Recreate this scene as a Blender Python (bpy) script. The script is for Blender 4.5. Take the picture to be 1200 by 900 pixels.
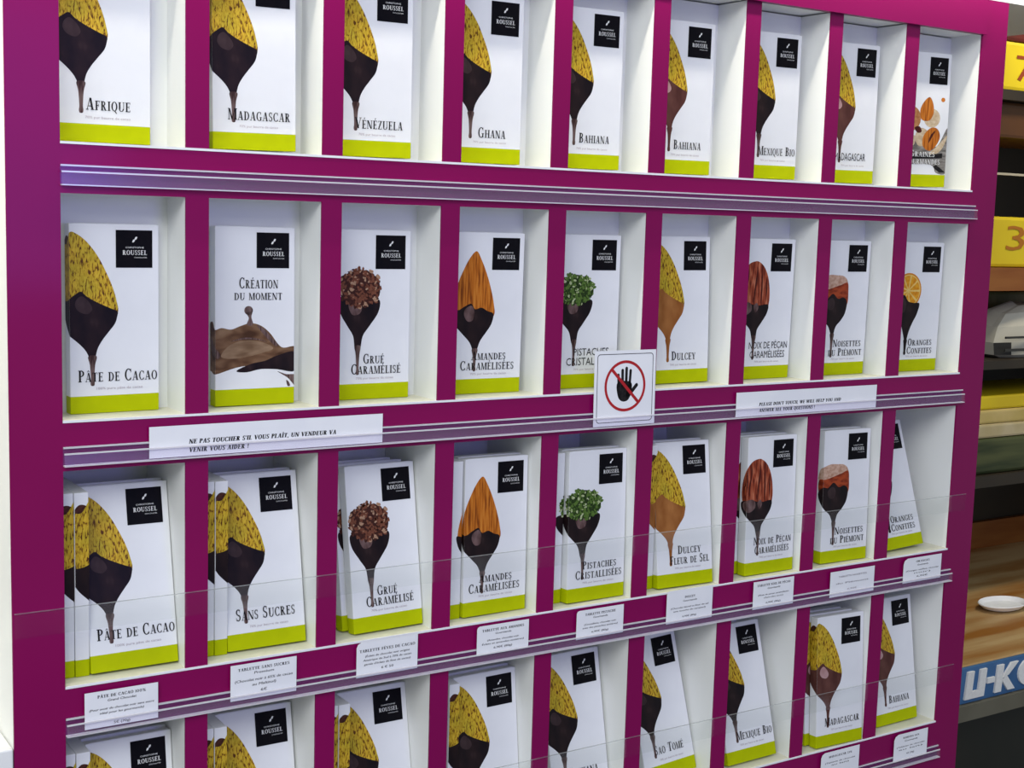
import bpy, bmesh, math, random
from mathutils import Vector, Matrix
random.seed(7)
for o in list(bpy.data.objects): bpy.data.objects.remove(o, do_unlink=True)
scene = bpy.context.scene
COL = scene.collection

# ------------------------------------------------------------------ camera, world, lights, exposure
cam_data = bpy.data.cameras.new('camera')
cam_data.sensor_width = 36.0
cam_data.lens = 36.0 * 1606.5 / 1200.0
cam_data.clip_start = 0.05
cam = bpy.data.objects.new('camera', cam_data)
COL.objects.link(cam)
RGT = Vector((0.8399134, -0.5419210, 0.0294456))
FWD = Vector((0.5412086, 0.8322930, -0.1199234))
UPV = Vector((0.0404816, 0.1166615, 0.9923464))
cam.matrix_world = Matrix(((RGT.x, UPV.x, -FWD.x, -0.29731), (RGT.y, UPV.y, -FWD.y, -1.13467),
                           (RGT.z, UPV.z, -FWD.z, -0.05112), (0, 0, 0, 1)))
scene.camera = cam
vs = scene.view_settings
vs.view_transform = 'Standard'
vs.look = 'None'
vs.gamma = 1.0
vs.use_curve_mapping = False
vs.exposure = 0.0

world = bpy.data.worlds.new('shop_daylight')
scene.world = world
world.use_nodes = True
bgn = world.node_tree.nodes['Background']
bgn.inputs[0].default_value = (0.85, 0.96, 1.0, 1)
bgn.inputs[1].default_value = 0.38


def area(name, loc, target, sx, sy, power, color, spread=math.pi):
    d = bpy.data.lights.new(name, 'AREA')
    d.shape = 'RECTANGLE'
    d.size = sx
    d.size_y = sy
    d.energy = power
    d.color = color
    d.spread = spread
    o = bpy.data.objects.new(name, d)
    COL.objects.link(o)
    o.location = loc
    o.rotation_euler = (Vector(target) - Vector(loc)).to_track_quat('-Z', 'Y').to_euler()
    return o


area('strip_lamp_above_rack', (0.56, -0.052, 0.30), (0.56, -0.025, 0.1), 1.45, 0.010, 2.8, (1.0, 0.94, 0.80))
area('shop_ceiling_lamp', (-1.3, -2.0, 1.3), (0.4, 0.0, -0.4), 2.2, 1.2, 60.0, (0.96, 0.98, 1.0))
area('added_blue_reflection_light', (0.45, -2.2, 0.10), (-0.02, 0.0, 0.0), 0.5, 0.7, 6.0, (0.20, 0.16, 1.0))  # added, unseen: gives the left upright a bluish reflection
area('added_counter_fill', (1.95, 0.05, 0.75), (1.95, 0.55, -0.4), 0.6, 0.15, 8.0, (1.0, 0.90, 0.72))  # added fill, unseen: brightens the counter and packets beyond the rack
area('warm_side_lamp', (-0.60, 0.10, 0.25), (-0.04, 0.05, -0.30), 0.3, 0.3, 4.0, (1.0, 0.93, 0.78))

# ------------------------------------------------------------------ helpers
def tag(o, label=None, cat=None, group=None, kind=None):
    if label: o['label'] = label
    if cat: o['category'] = cat
    if group: o['group'] = group
    if kind: o['kind'] = kind
    return o


def empty(name, loc=(0, 0, 0), **k):
    o = bpy.data.objects.new(name, None)
    o.empty_display_size = 0.02
    COL.objects.link(o)
    o.location = loc
    return tag(o, **k)


class MB:
    """collects polygons and links them as one mesh object"""
    def __init__(s):
        s.v, s.f, s.m, s.uv, s.mats = [], [], [], [], []

    def mi(s, mat):
        if mat not in s.mats: s.mats.append(mat)
        return s.mats.index(mat)

    def poly(s, pts, mat, uvs=None):
        n = len(s.v)
        s.v += [tuple(p) for p in pts]
        s.f.append(list(range(n, n + len(pts))))
        s.m.append(s.mi(mat))
        s.uv.append(uvs if uvs else [(p[0], p[2]) for p in pts])

    def box(s, x0, x1, y0, y1, z0, z1, mat):
        n = len(s.v)
        s.v += [(x, y, z) for z in (z0, z1) for y in (y0, y1) for x in (x0, x1)]
        for q in ((0, 2, 3, 1), (4, 5, 7, 6), (0, 1, 5, 4), (2, 6, 7, 3), (0, 4, 6, 2), (1, 3, 7, 5)):
            s.f.append([n + i for i in q])
            s.m.append(s.mi(mat))
            s.uv.append([(s.v[n + i][0], s.v[n + i][2]) for i in q])
        return s

    def prism(s, prof, x0, x1, mat):
        """profile in (y, z), extruded along x"""
        n, k = len(s.v), len(prof)
        s.v += [(x0, y, z) for y, z in prof] + [(x1, y, z) for y, z in prof]
        fs = [list(range(n, n + k)), list(range(n + 2 * k - 1, n + k - 1, -1))]
        for i in range(k):
            j = (i + 1) % k
            fs.append([n + j, n + i, n + k + i, n + k + j])
        for q in fs:
            s.f.append(q)
            s.m.append(s.mi(mat))
            s.uv.append([(s.v[i][0], s.v[i][2]) for i in q])
        return s

    def mesh(s, name, bevel=0.0, smooth=False, normals=True):
        me = bpy.data.meshes.new(name)
        me.from_pydata(s.v, [], s.f)
        for mt in s.mats: me.materials.append(mt)
        me.polygons.foreach_set('material_index', s.m)
        uvl = me.uv_layers.new(name='UVMap')
        uvl.data.foreach_set('uv', [c for f in s.uv for p in f for c in p])
        if bevel or normals:
            bm = bmesh.new()
            bm.from_mesh(me)
            if bevel:
                bmesh.ops.bevel(bm, geom=[e for e in bm.edges if len(e.link_faces) == 2 and e.calc_face_angle(0) > 0.5],
                                offset=bevel, segments=2, profile=0.6, affect='EDGES')
            if normals: bmesh.ops.recalc_face_normals(bm, faces=bm.faces)
            bm.to_mesh(me)
            bm.free()
        if smooth: me.polygons.foreach_set('use_smooth', [True] * len(me.polygons))
        me.update()
        return me

    def build(s, name, parent=None, loc=(0, 0, 0), **k):
        return link(name, s.mesh(name, **k), parent, loc)


def link(name, me, parent=None, loc=(0, 0, 0)):
    o = bpy.data.objects.new(name, me)
    COL.objects.link(o)
    o.location = loc
    if parent: o.parent = parent
    return o


def spline(pts, n=6, closed=True):
    """Catmull-Rom through the points"""
    out, k = [], len(pts)
    for i in range(k if closed else k - 1):
        p0, p1, p2, p3 = [pts[j % k] if closed else pts[min(max(j, 0), k - 1)] for j in (i - 1, i, i + 1, i + 2)]
        for q in range(n):
            t = q / n
            out.append(tuple(0.5 * (2 * b + (c - a) * t + (2 * a - 5 * b + 4 * c - d) * t * t + (3 * b - a - 3 * c + d) * t ** 3)
                             for a, b, c, d in zip(p0, p1, p2, p3)))
    if not closed: out.append(tuple(pts[-1]))
    return out


# ------------------------------------------------------------------ materials
def mat(name, color, rough=0.5, spec=0.5, coat=0.0, noise=None, metal=0.0):
    """principled material; noise = (scale, second colour, stretch xyz, lo, hi) mixes a second colour"""
    m = bpy.data.materials.new(name)
    m.use_nodes = True
    nt = m.node_tree
    b = nt.nodes['Principled BSDF']
    b.inputs['Base Color'].default_value = (*color, 1)
    b.inputs['Roughness'].default_value = rough
    b.inputs['Specular IOR Level'].default_value = spec
    b.inputs['Metallic'].default_value = metal
    if coat:
        b.inputs['Coat Weight'].default_value = coat
        b.inputs['Coat Roughness'].default_value = 0.12
    if noise:
        sc, c2, st, lo, hi = noise
        tc = nt.nodes.new('ShaderNodeTexCoord')
        mp = nt.nodes.new('ShaderNodeMapping')
        mp.inputs['Scale'].default_value = st
        nz = nt.nodes.new('ShaderNodeTexNoise')
        nz.inputs['Scale'].default_value = sc
        nz.inputs['Detail'].default_value = 3
        rp = nt.nodes.new('ShaderNodeValToRGB')
        rp.color_ramp.elements[0].position = lo
        rp.color_ramp.elements[0].color = (*color, 1)
        rp.color_ramp.elements[1].position = hi
        rp.color_ramp.elements[1].color = (*c2, 1)
        nt.links.new(tc.outputs['Object'], mp.inputs[0])
        nt.links.new(mp.outputs[0], nz.inputs['Vector'])
        nt.links.new(nz.outputs[0], rp.inputs[0])
        nt.links.new(rp.outputs[0], b.inputs['Base Color'])
    return m


def ink(name, stops, scale=(1, 1, 1), sc=1.0, ridge=False, detail=2.0, dist=0.0, rough=0.42, tint=None):
    """printed ink: colours follow a noise over the print's own flat coordinates (millimetres)"""
    m = bpy.data.materials.new(name)
    m.use_nodes = True
    nt = m.node_tree
    b = nt.nodes['Principled BSDF']
    b.inputs['Roughness'].default_value = rough
    b.inputs['Specular IOR Level'].default_value = 0.15
    tc = nt.nodes.new('ShaderNodeTexCoord')
    mp = nt.nodes.new('ShaderNodeMapping')
    mp.inputs['Scale'].default_value = scale
    nz = nt.nodes.new('ShaderNodeTexNoise')
    nz.inputs['Scale'].default_value = sc
    nz.inputs['Detail'].default_value = detail
    nz.inputs['Distortion'].default_value = dist
    nt.links.new(tc.outputs['UV'], mp.inputs[0])
    nt.links.new(mp.outputs[0], nz.inputs['Vector'])
    out = nz.outputs[0]
    if ridge:
        s1 = nt.nodes.new('ShaderNodeMath'); s1.operation = 'SUBTRACT'; s1.inputs[1].default_value = 0.5
        s2 = nt.nodes.new('ShaderNodeMath'); s2.operation = 'ABSOLUTE'
        s3 = nt.nodes.new('ShaderNodeMath'); s3.operation = 'MULTIPLY'; s3.inputs[1].default_value = 4.0
        nt.links.new(out, s1.inputs[0]); nt.links.new(s1.outputs[0], s2.inputs[0]); nt.links.new(s2.outputs[0], s3.inputs[0])
        out = s3.outputs[0]
    rp = nt.nodes.new('ShaderNodeValToRGB')
    el = rp.color_ramp.elements
    while len(el) < len(stops): el.new(0.5)
    for e, (p, c) in zip(el, stops):
        e.position = p
        e.color = (*c, 1)
    nt.links.new(out, rp.inputs[0])
    nt.links.new(rp.outputs[0], b.inputs['Base Color'])
    if tint:      # broad patches of a second printed tone
        mp2 = nt.nodes.new('ShaderNodeMapping'); mp2.inputs['Scale'].default_value = tint[0]
        n2 = nt.nodes.new('ShaderNodeTexNoise'); n2.inputs['Scale'].default_value = 1.0; n2.inputs['Detail'].default_value = 1.0
        r2 = nt.nodes.new('ShaderNodeValToRGB')
        r2.color_ramp.elements[0].position, r2.color_ramp.elements[0].color = 0.35, (*tint[1], 1)
        r2.color_ramp.elements[1].position, r2.color_ramp.elements[1].color = 0.62, (*tint[2], 1)
        mx = nt.nodes.new('ShaderNodeMix'); mx.data_type = 'RGBA'; mx.blend_type = 'MULTIPLY'; mx.inputs[0].default_value = 1.0
        nt.links.new(tc.outputs['UV'], mp2.inputs[0]); nt.links.new(mp2.outputs[0], n2.inputs['Vector']); nt.links.new(n2.outputs[0], r2.inputs[0])
        nt.links.new(rp.outputs[0], mx.inputs[6]); nt.links.new(r2.outputs[0], mx.inputs[7]); nt.links.new(mx.outputs[2], b.inputs['Base Color'])
    return m


def plastic(name, clear, milky, gloss, tint=(1, 1, 1), trans=0.0):
    """clear plastic sheet: straight-through, milky body and gloss shares"""
    m = bpy.data.materials.new(name)
    m.use_nodes = True
    nt = m.node_tree
    for n in list(nt.nodes): nt.nodes.remove(n)
    out = nt.nodes.new('ShaderNodeOutputMaterial')
    t = nt.nodes.new('ShaderNodeBsdfTransparent'); t.inputs[0].default_value = (*tint, 1)
    d = nt.nodes.new('ShaderNodeBsdfTranslucent' if trans else 'ShaderNodeBsdfDiffuse')
    d.inputs[0].default_value = (0.9, 0.9, 0.92, 1)
    g = nt.nodes.new('ShaderNodeBsdfGlossy'); g.inputs['Roughness'].default_value = 0.2
    a = nt.nodes.new('ShaderNodeMixShader'); a.inputs[0].default_value = milky / (clear + milky)
    c = nt.nodes.new('ShaderNodeMixShader'); c.inputs[0].default_value = gloss
    nt.links.new(t.outputs[0], a.inputs[1]); nt.links.new(d.outputs[0], a.inputs[2])
    nt.links.new(a.outputs[0], c.inputs[1]); nt.links.new(g.outputs[0], c.inputs[2])
    nt.links.new(c.outputs[0], out.inputs[0])
    return m


MAGENTA = mat('magenta_lacquer', (0.230, 0.0004, 0.082), 0.38, 0.12, 0.20, noise=(3.0, (0.214, 0.0004, 0.076), (1, 1, 1), 0.4, 0.6))
WHITE = mat('white_laminate', (0.86, 0.87, 0.85), 0.45, 0.4, noise=(9.0, (0.84, 0.85, 0.83), (1, 1, 1), 0.4, 0.6))
CREAM = mat('cream_laminate', (0.80, 0.77, 0.62), 0.45, 0.4, noise=(40.0, (0.75, 0.73, 0.58), (1, 1, 1), 0.4, 0.6))
CARD = mat('white_card', (0.80, 0.81, 0.83), 0.5, 0.35, noise=(30.0, (0.78, 0.79, 0.81), (1, 1, 1), 0.4, 0.6))
LIME = mat('lime_green_print', (0.45, 0.51, 0.0008), 0.5, 0.06, noise=(60.0, (0.43, 0.49, 0.0008), (1, 1, 1), 0.4, 0.6))
BLACK = mat('black_print', (0.004, 0.004, 0.006), 0.5, 0.06, noise=(80.0, (0.006, 0.005, 0.007), (1, 1, 1), 0.4, 0.6))
LETTER = mat('black_lettering', (0.008, 0.007, 0.008), 0.5, 0.1, noise=(200.0, (0.018, 0.016, 0.017), (1, 1, 1), 0.4, 0.6))
GREYINK = mat('mauve_grey_lettering', (0.42, 0.36, 0.40), 0.5, 0.3, noise=(200.0, (0.46, 0.40, 0.44), (1, 1, 1), 0.4, 0.6))
PALEINK = mat('white_lettering', (0.80, 0.80, 0.78), 0.5, 0.3, noise=(200.0, (0.75, 0.75, 0.73), (1, 1, 1), 0.4, 0.6))
PAPER = mat('white_paper', (0.84, 0.85, 0.87), 0.6, 0.3, noise=(25.0, (0.81, 0.82, 0.85), (1, 1, 1), 0.4, 0.6))
REDINK = mat('red_print', (0.45, 0.012, 0.018), 0.5, 0.3, noise=(60.0, (0.40, 0.012, 0.018), (1, 1, 1), 0.4, 0.6))
RAILCLEAR = plastic('clear_rail_plastic', 0.965, 0.022, 0.025, (0.98, 0.97, 1.0))
RAILBACK = plastic('rail_painted_blue_reflection', 0.965, 0.022, 0.02, (0.86, 0.70, 1.0))  # clear plastic; violet tint paints in the bluish reflection along the rail
RAILEDGE = plastic('rail_edge_painted_highlight', 0.42, 0.58, 0.12, (1.0, 0.95, 1.0))  # clear plastic; raised milky share paints the white highlight lines on its edges
GUARD = plastic('clear_guard_acrylic', 0.89, 0.11, 0.012, (0.99, 1.0, 0.99), trans=1)
GUARDEDGE = plastic('guard_edge', 0.55, 0.40, 0.08, (0.97, 1.0, 0.98), trans=1)

POD = ink('cocoa_pod_print', [(0.34, (0.09, 0.030, 0.008)), (0.40, (0.22, 0.095, 0.012)), (0.45, (0.52, 0.34, 0.022)), (0.66, (0.70, 0.50, 0.05))],
          (0.62, 0.19, 1), 1.0, False, 2.5, 0.8, tint=((0.05, 0.035, 1), (0.78, 0.82, 0.70), (1.0, 0.92, 0.8)))
STEM = ink('pod_stem_print', [(0.3, (0.03, 0.008, 0.006)), (0.7, (0.09, 0.03, 0.02))], (0.3, 0.3, 1))
DARK = ink('dark_chocolate_print', [(0.3, (0.007, 0.004, 0.006)), (0.62, (0.018, 0.009, 0.010)), (0.8, (0.04, 0.022, 0.022))], (0.07, 0.04, 1), 1.0)
DARKHI = ink('dark_chocolate_shine_print', [(0.3, (0.026, 0.014, 0.015)), (0.8, (0.06, 0.036, 0.038))], (0.1, 0.06, 1))
GLOSSY = ink('glossy_chocolate_print', [(0.3, (0.06, 0.028, 0.026)), (0.7, (0.20, 0.125, 0.12))], (0.16, 0.07, 1))
DRIP = ink('dripping_chocolate_print', [(0.35, (0.04, 0.018, 0.016)), (0.62, (0.17, 0.11, 0.10))], (0.6, 0.05, 1))
MILK = ink('milk_chocolate_print', [(0.3, (0.07, 0.022, 0.018)), (0.7, (0.13, 0.05, 0.04))], (0.08, 0.04, 1))
MILKHI = ink('milk_chocolate_shine_print', [(0.3, (0.34, 0.17, 0.16)), (0.75, (0.55, 0.36, 0.36))], (0.1, 0.05, 1))
CARAMEL = ink('caramel_print', [(0.3, (0.24, 0.075, 0.014)), (0.7, (0.40, 0.16, 0.045))], (0.07, 0.035, 1))
ALMOND = ink('almond_skin_print', [(0.33, (0.20, 0.045, 0.005)), (0.5, (0.50, 0.14, 0.012)), (0.68, (0.62, 0.22, 0.03))], (0.42, 0.035, 1), 1.0, False, 3, 0.3)
PECAN = ink('pecan_print', [(0.35, (0.10, 0.012, 0.006)), (0.52, (0.33, 0.06, 0.025)), (0.7, (0.55, 0.19, 0.10))], (0.32, 0.05, 1), 1.0, False, 2, 0.4)
PECANGAP = ink('pecan_furrow_print', [(0.3, (0.04, 0.005, 0.004)), (0.7, (0.09, 0.012, 0.008))], (0.2, 0.1, 1))
NIB = [ink('cocoa_nib_print_%s' % n, [(0.3, a), (0.7, b)], (0.5, 0.5, 1)) for n, a, b in
       (('dark', (0.035, 0.010, 0.008), (0.07, 0.022, 0.014)), ('red', (0.12, 0.036, 0.02), (0.22, 0.08, 0.045)), ('pale', (0.30, 0.16, 0.09), (0.48, 0.30, 0.20)))]
PIST = [ink('pistachio_print_%s' % n, [(0.3, a), (0.7, b)], (0.5, 0.5, 1)) for n, a, b in
        (('dark', (0.012, 0.025, 0.006), (0.03, 0.06, 0.012)), ('green', (0.06, 0.12, 0.02), (0.12, 0.21, 0.04)), ('pale', (0.25, 0.33, 0.10), (0.60, 0.65, 0.42)))]
HAZELTOP = ink('hazelnut_cream_print', [(0.35, (0.42, 0.23, 0.15)), (0.6, (0.60, 0.40, 0.30))], (0.2, 0.2, 1))
HAZELSKIN = ink('hazelnut_skin_print', [(0.35, (0.18, 0.022, 0.008)), (0.6, (0.38, 0.06, 0.018))], (0.1, 0.2, 1))
ORANGE = ink('orange_flesh_print', [(0.35, (0.62, 0.22, 0.008)), (0.6, (0.78, 0.36, 0.02))], (0.2, 0.2, 1))
ORANGERIND = ink('orange_rind_print', [(0.35, (0.60, 0.19, 0.006)), (0.6, (0.68, 0.25, 0.01))], (0.2, 0.2, 1))
ORANGEPITH = ink('orange_membrane_print', [(0.35, (0.78, 0.52, 0.12)), (0.6, (0.82, 0.58, 0.18))], (0.2, 0.2, 1))
WAVE = ink('chocolate_wave_print', [(0.3, (0.06, 0.026, 0.012)), (0.5, (0.14, 0.07, 0.035)), (0.72, (0.25, 0.15, 0.085))], (0.05, 0.12, 1), 1.0, False, 1.5, 0.5)
WAVELIGHT = ink('chocolate_wave_light_print', [(0.3, (0.15, 0.085, 0.045)), (0.7, (0.32, 0.21, 0.13))], (0.05, 0.14, 1))
NUTSHELL = ink('nutshell_print', [(0.3, (0.30, 0.10, 0.03)), (0.7, (0.52, 0.25, 0.10))], (0.12, 0.2, 1))
NUTPALE = ink('pale_nut_print', [(0.3, (0.48, 0.34, 0.20)), (0.7, (0.66, 0.55, 0.38))], (0.12, 0.2, 1))
GREYWOOD = ink('grey_wood_print', [(0.3, (0.09, 0.08, 0.07)), (0.7, (0.32, 0.30, 0.27))], (0.07, 0.3, 1))

# ------------------------------------------------------------------ serif capitals built from strokes
T, H_, SF, SE = 0.185, 0.072, 0.06, 0.085


def rect(x0, y0, x1, y1): return [(x0, y0), (x1, y0), (x1, y1), (x0, y1)]


def stem(x, y0=0.0, y1=1.0, w=T, b=True, t=True):
    r = [rect(x, y0, x + w, y1)]
    if b: r.append(rect(x - SE, y0, x + w + SE, y0 + SF))
    if t: r.append(rect(x - SE, y1 - SF, x + w + SE, y1))
    return r


def diag(x0, y0, x1, y1, w): return [[(x0, y0), (x0 + w, y0), (x1 + w, y1), (x1, y1)]]


def arc(cx, cy, rx, ry, a0, a1, wx, wy, n=14):
    o, i = [], []
    for k in range(n + 1):
        a = math.radians(a0 + (a1 - a0) * k / n)
        o.append((cx + rx * math.cos(a), cy + ry * math.sin(a)))
        i.append((cx + (rx - wx) * math.cos(a), cy + (ry - wy) * math.sin(a)))
    return [[o[k], o[k + 1], i[k + 1], i[k]] for k in range(n)]


def arms(x, xe, ys):
    r = []
    for y, d in ys:
        r.append(rect(x, y - H_ / 2, xe, y + H_ / 2))
        r.append(rect(xe - 0.045, y - (0.16 if d <= 0 else 0.0), xe, y + (0.16 if d >= 0 else 0.0)))
    return r


GL = {
    'A': (0.80, diag(0.08, 0, 0.36, 1, 0.06) + diag(0.55, 0, 0.33, 1, T) + [rect(0.17, 0.28, 0.60, 0.34), rect(0.0, 0, 0.24, SF), rect(0.48, 0, 0.80, SF)]),
    'B': (0.70, stem(0.1) + arc(0.30, 0.75, 0.28, 0.25, -90, 90, 0.15, H_) + arc(0.32, 0.27, 0.33, 0.27, -90, 90, 0.16, H_) + [rect(0.1, 0.94, 0.3, 1), rect(0.1, 0.48, 0.33, 0.54), rect(0.1, 0, 0.33, 0.06)]),
    'C': (0.74, arc(0.41, 0.5, 0.38, 0.52, 42, 318, 0.16, H_, 22) + [rect(0.62, 0.68, 0.67, 1.0), rect(0.62, 0.04, 0.67, 0.26)]),
    'D': (0.80, stem(0.1) + arc(0.32, 0.5, 0.43, 0.5, -90, 90, 0.17, H_) + [rect(0.1, 0.94, 0.32, 1), rect(0.1, 0, 0.32, 0.06)]),
    'E': (0.68, stem(0.1) + arms(0.1, 0.63, ((0.97, -1), (0.03, 1))) + arms(0.1, 0.5, ((0.51, 0),))),
    'F': (0.64, stem(0.1) + arms(0.1, 0.61, ((0.97, -1),)) + arms(0.1, 0.48, ((0.51, 0),))),
    'G': (0.80, arc(0.41, 0.5, 0.38, 0.52, 42, 318, 0.16, H_, 22) + [rect(0.61, 0.68, 0.66, 1.0), rect(0.56, 0.04, 0.71, 0.42), rect(0.48, 0.38, 0.79, 0.43)]),
    'H': (0.86, stem(0.1) + stem(0.6) + [rect(0.1, 0.48, 0.7, 0.54)]),
    'I': (0.40, stem(0.12)),
    'J': (0.46, stem(0.2, 0.15, 1, T, False) + arc(0.2, 0.15, 0.165, 0.2, 180, 360, 0.1, 0.06)),
    'K': (0.82, stem(0.1) + diag(0.24, 0.42, 0.62, 1, 0.07) + diag(0.56, 0, 0.30, 0.55, T) + [rect(0.5, 0.95, 0.8, 1), rect(0.48, 0, 0.82, SF)]),
    'L': (0.64, stem(0.1) + arms(0.1, 0.61, ((0.03, 1),))),
    'M': (0.98, stem(0.09, w=0.07) + stem(0.74) + diag(0.40, 0, 0.09, 1, 0.15) + diag(0.42, 0, 0.74, 1, 0.06)),
    'N': (0.86, stem(0.1, w=0.07) + stem(0.69, w=0.07, b=False) + diag(0.58, 0, 0.06, 1, 0.19)),
    'O': (0.82, arc(0.41, 0.5, 0.38, 0.52, 0, 360, 0.17, H_, 28)),
    'P': (0.66, stem(0.1) + arc(0.30, 0.73, 0.32, 0.27, -90, 90, 0.16, H_) + [rect(0.1, 0.94, 0.3, 1), rect(0.1, 0.46, 0.3, 0.52)]),
    'Q': (0.82, arc(0.41, 0.5, 0.38, 0.52, 0, 360, 0.17, H_, 28) + diag(0.62, -0.26, 0.36, 0.06, 0.14)),
    'R': (0.78, stem(0.1) + arc(0.30, 0.75, 0.30, 0.25, -90, 90, 0.16, H_) + [rect(0.1, 0.94, 0.3, 1), rect(0.1, 0.48, 0.32, 0.54), rect(0.5, 0, 0.78, SF)] + diag(0.52, 0, 0.27, 0.52, T)),
    'S': (0.58, arc(0.29, 0.745, 0.24, 0.275, 35, 250, 0.13, 0.08) + arc(0.28, 0.265, 0.25, 0.285, -145, 75, 0.13, 0.08) + [[(0.07, 0.62), (0.30, 0.42), (0.50, 0.36), (0.26, 0.58)], rect(0.45, 0.7, 0.49, 1.0), rect(0.05, 0.02, 0.09, 0.3)]),
    'T': (0.72, stem(0.28, t=False) + [rect(0.03, 0.94, 0.69, 1), rect(0.03, 0.76, 0.075, 1), rect(0.645, 0.76, 0.69, 1)]),
    'U': (0.84, stem(0.1, 0.28, 1, T, False) + stem(0.66, 0.28, 1, 0.07, False) + arc(0.415, 0.3, 0.315, 0.32, 180, 360, 0.14, 0.07)),
    'V': (0.78, diag(0.33, 0, 0.06, 1, T) + diag(0.38, 0, 0.66, 1, 0.06) + [rect(-0.02, 0.95, 0.3, 1), rect(0.54, 0.95, 0.8, 1)]),
    'W': (1.12, diag(0.30, 0, 0.05, 1, T) + diag(0.36, 0, 0.58, 1, 0.06) + diag(0.72, 0, 0.48, 1, T) + diag(0.78, 0, 1.0, 1, 0.06) + [rect(-0.02, 0.95, 0.3, 1), rect(0.88, 0.95, 1.14, 1)]),
    'X': (0.80, diag(0.55, 0, 0.08, 1, T) + diag(0.08, 0, 0.62, 1, 0.07) + [rect(0, 0.95, 0.3, 1), rect(0.5, 0.95, 0.78, 1), rect(0, 0, 0.25, SF), rect(0.47, 0, 0.8, SF)]),
    'Y': (0.76, stem(0.29, 0, 0.45, T, True, False) + diag(0.29, 0.42, 0.04, 1, T) + diag(0.37, 0.42, 0.62, 1, 0.06) + [rect(-0.03, 0.95, 0.27, 1), rect(0.5, 0.95, 0.76, 1)]),
    'Z': (0.68, [rect(0.05, 0.94, 0.62, 1), rect(0.04, 0, 0.63, 0.06), rect(0.05, 0.78, 0.09, 1), rect(0.59, 0, 0.63, 0.24)] + diag(0.05, 0.03, 0.44, 0.97, 0.18)),
    ' ': (0.36, []), ',': (0.28, [[(0.06, 0.14), (0.20, 0.14), (0.16, -0.14), (0.08, -0.14)]]), '!': (0.34, [rect(0.1, 0, 0.22, 0.14), [(0.13, 0.25), (0.19, 0.25), (0.23, 1), (0.09, 1)]]),
    "'": (0.2, [[(0.07, 0.68), (0.11, 0.68), (0.15, 1), (0.03, 1)]]), '-': (0.4, [rect(0.05, 0.32, 0.35, 0.42)]),
}
ACUTE = [[(-0.06, 1.09), (0.0, 1.09), (0.14, 1.3), (0.0, 1.3)]]
GRAVE = [[(0.0, 1.09), (0.06, 1.09), (0.0, 1.3), (-0.14, 1.3)]]
CIRC = [[(-0.18, 1.08), (-0.1, 1.08), (0.0, 1.21), (0.0, 1.3)], [(0.1, 1.08), (0.18, 1.08), (0.0, 1.3), (0.0, 1.21)]]
TILDE = [[(-0.18, 1.10), (-0.06, 1.18), (0.06, 1.10), (0.18, 1.2), (0.06, 1.2), (-0.06, 1.28)]]
ACC = {'É': ('E', ACUTE), 'È': ('E', GRAVE), 'Ê': ('E', CIRC), 'Â': ('A', CIRC), 'Î': ('I', CIRC), 'Ã': ('A', TILDE)}


def serif(text, x0, x1, y, cap, small=0.78, shear=0.0):
    """small-capital serif line fitted between x0 and x1; list of flat polygons"""
    polys, x = [], 0.0
    for ch in text:
        up = ch.upper()
        s = 1.0 if ch == up and ch.isalpha() or not ch.isalpha() else small
        base, acc = ACC.get(up, (up, []))
        if base not in GL:
            g = sans(base, 0.06, 1, 0, 1.0, 0.0, 'nat')
            GL[base] = (max(a for p in g for a, b in p) + 0.06, g)
        w, g = GL[base]
        for p in g: polys.append([(x + a * s, b * s) for a, b in p])
        for p in acc: polys.append([(x + (w / 2 + a) * s, b * s) for a, b in p])
        x += (w + 0.07) * s
    k = (x1 - x0) / max(x - 0.07, 1e-6)
    return [[(x0 + a * k + shear * b * cap, y + b * cap) for a, b in p] for p in polys]


_fc = {}


def sans(text, x0, x1, y, cap, shear=0.0, align='fit'):
    """plain lettering from Blender's built-in letters, as flat polygons"""
    if text not in _fc:
        cu = bpy.data.curves.new('lettering', 'FONT')
        cu.body = text
        cu.resolution_u = 2
        o = bpy.data.objects.new('lettering', cu)
        COL.objects.link(o)
        dg = bpy.context.evaluated_depsgraph_get()
        me = o.evaluated_get(dg).to_mesh()
        vv = [(v.co.x, v.co.y) for v in me.vertices]
        _fc[text] = ([[vv[i] for i in p.vertices] for p in me.polygons], max(v[0] for v in vv), min(v[0] for v in vv))
        o.evaluated_get(dg).to_mesh_clear()
        bpy.data.objects.remove(o, do_unlink=True)
        bpy.data.curves.remove(cu)
    ps, mx, mn = _fc[text]
    ky = cap / 0.70
    kx = (x1 - x0) / (mx - mn) if align == 'fit' else ky
    return [[(x0 + (a - mn) * kx + shear * b * ky, y + b * ky) for a, b in p] for p in ps]


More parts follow.
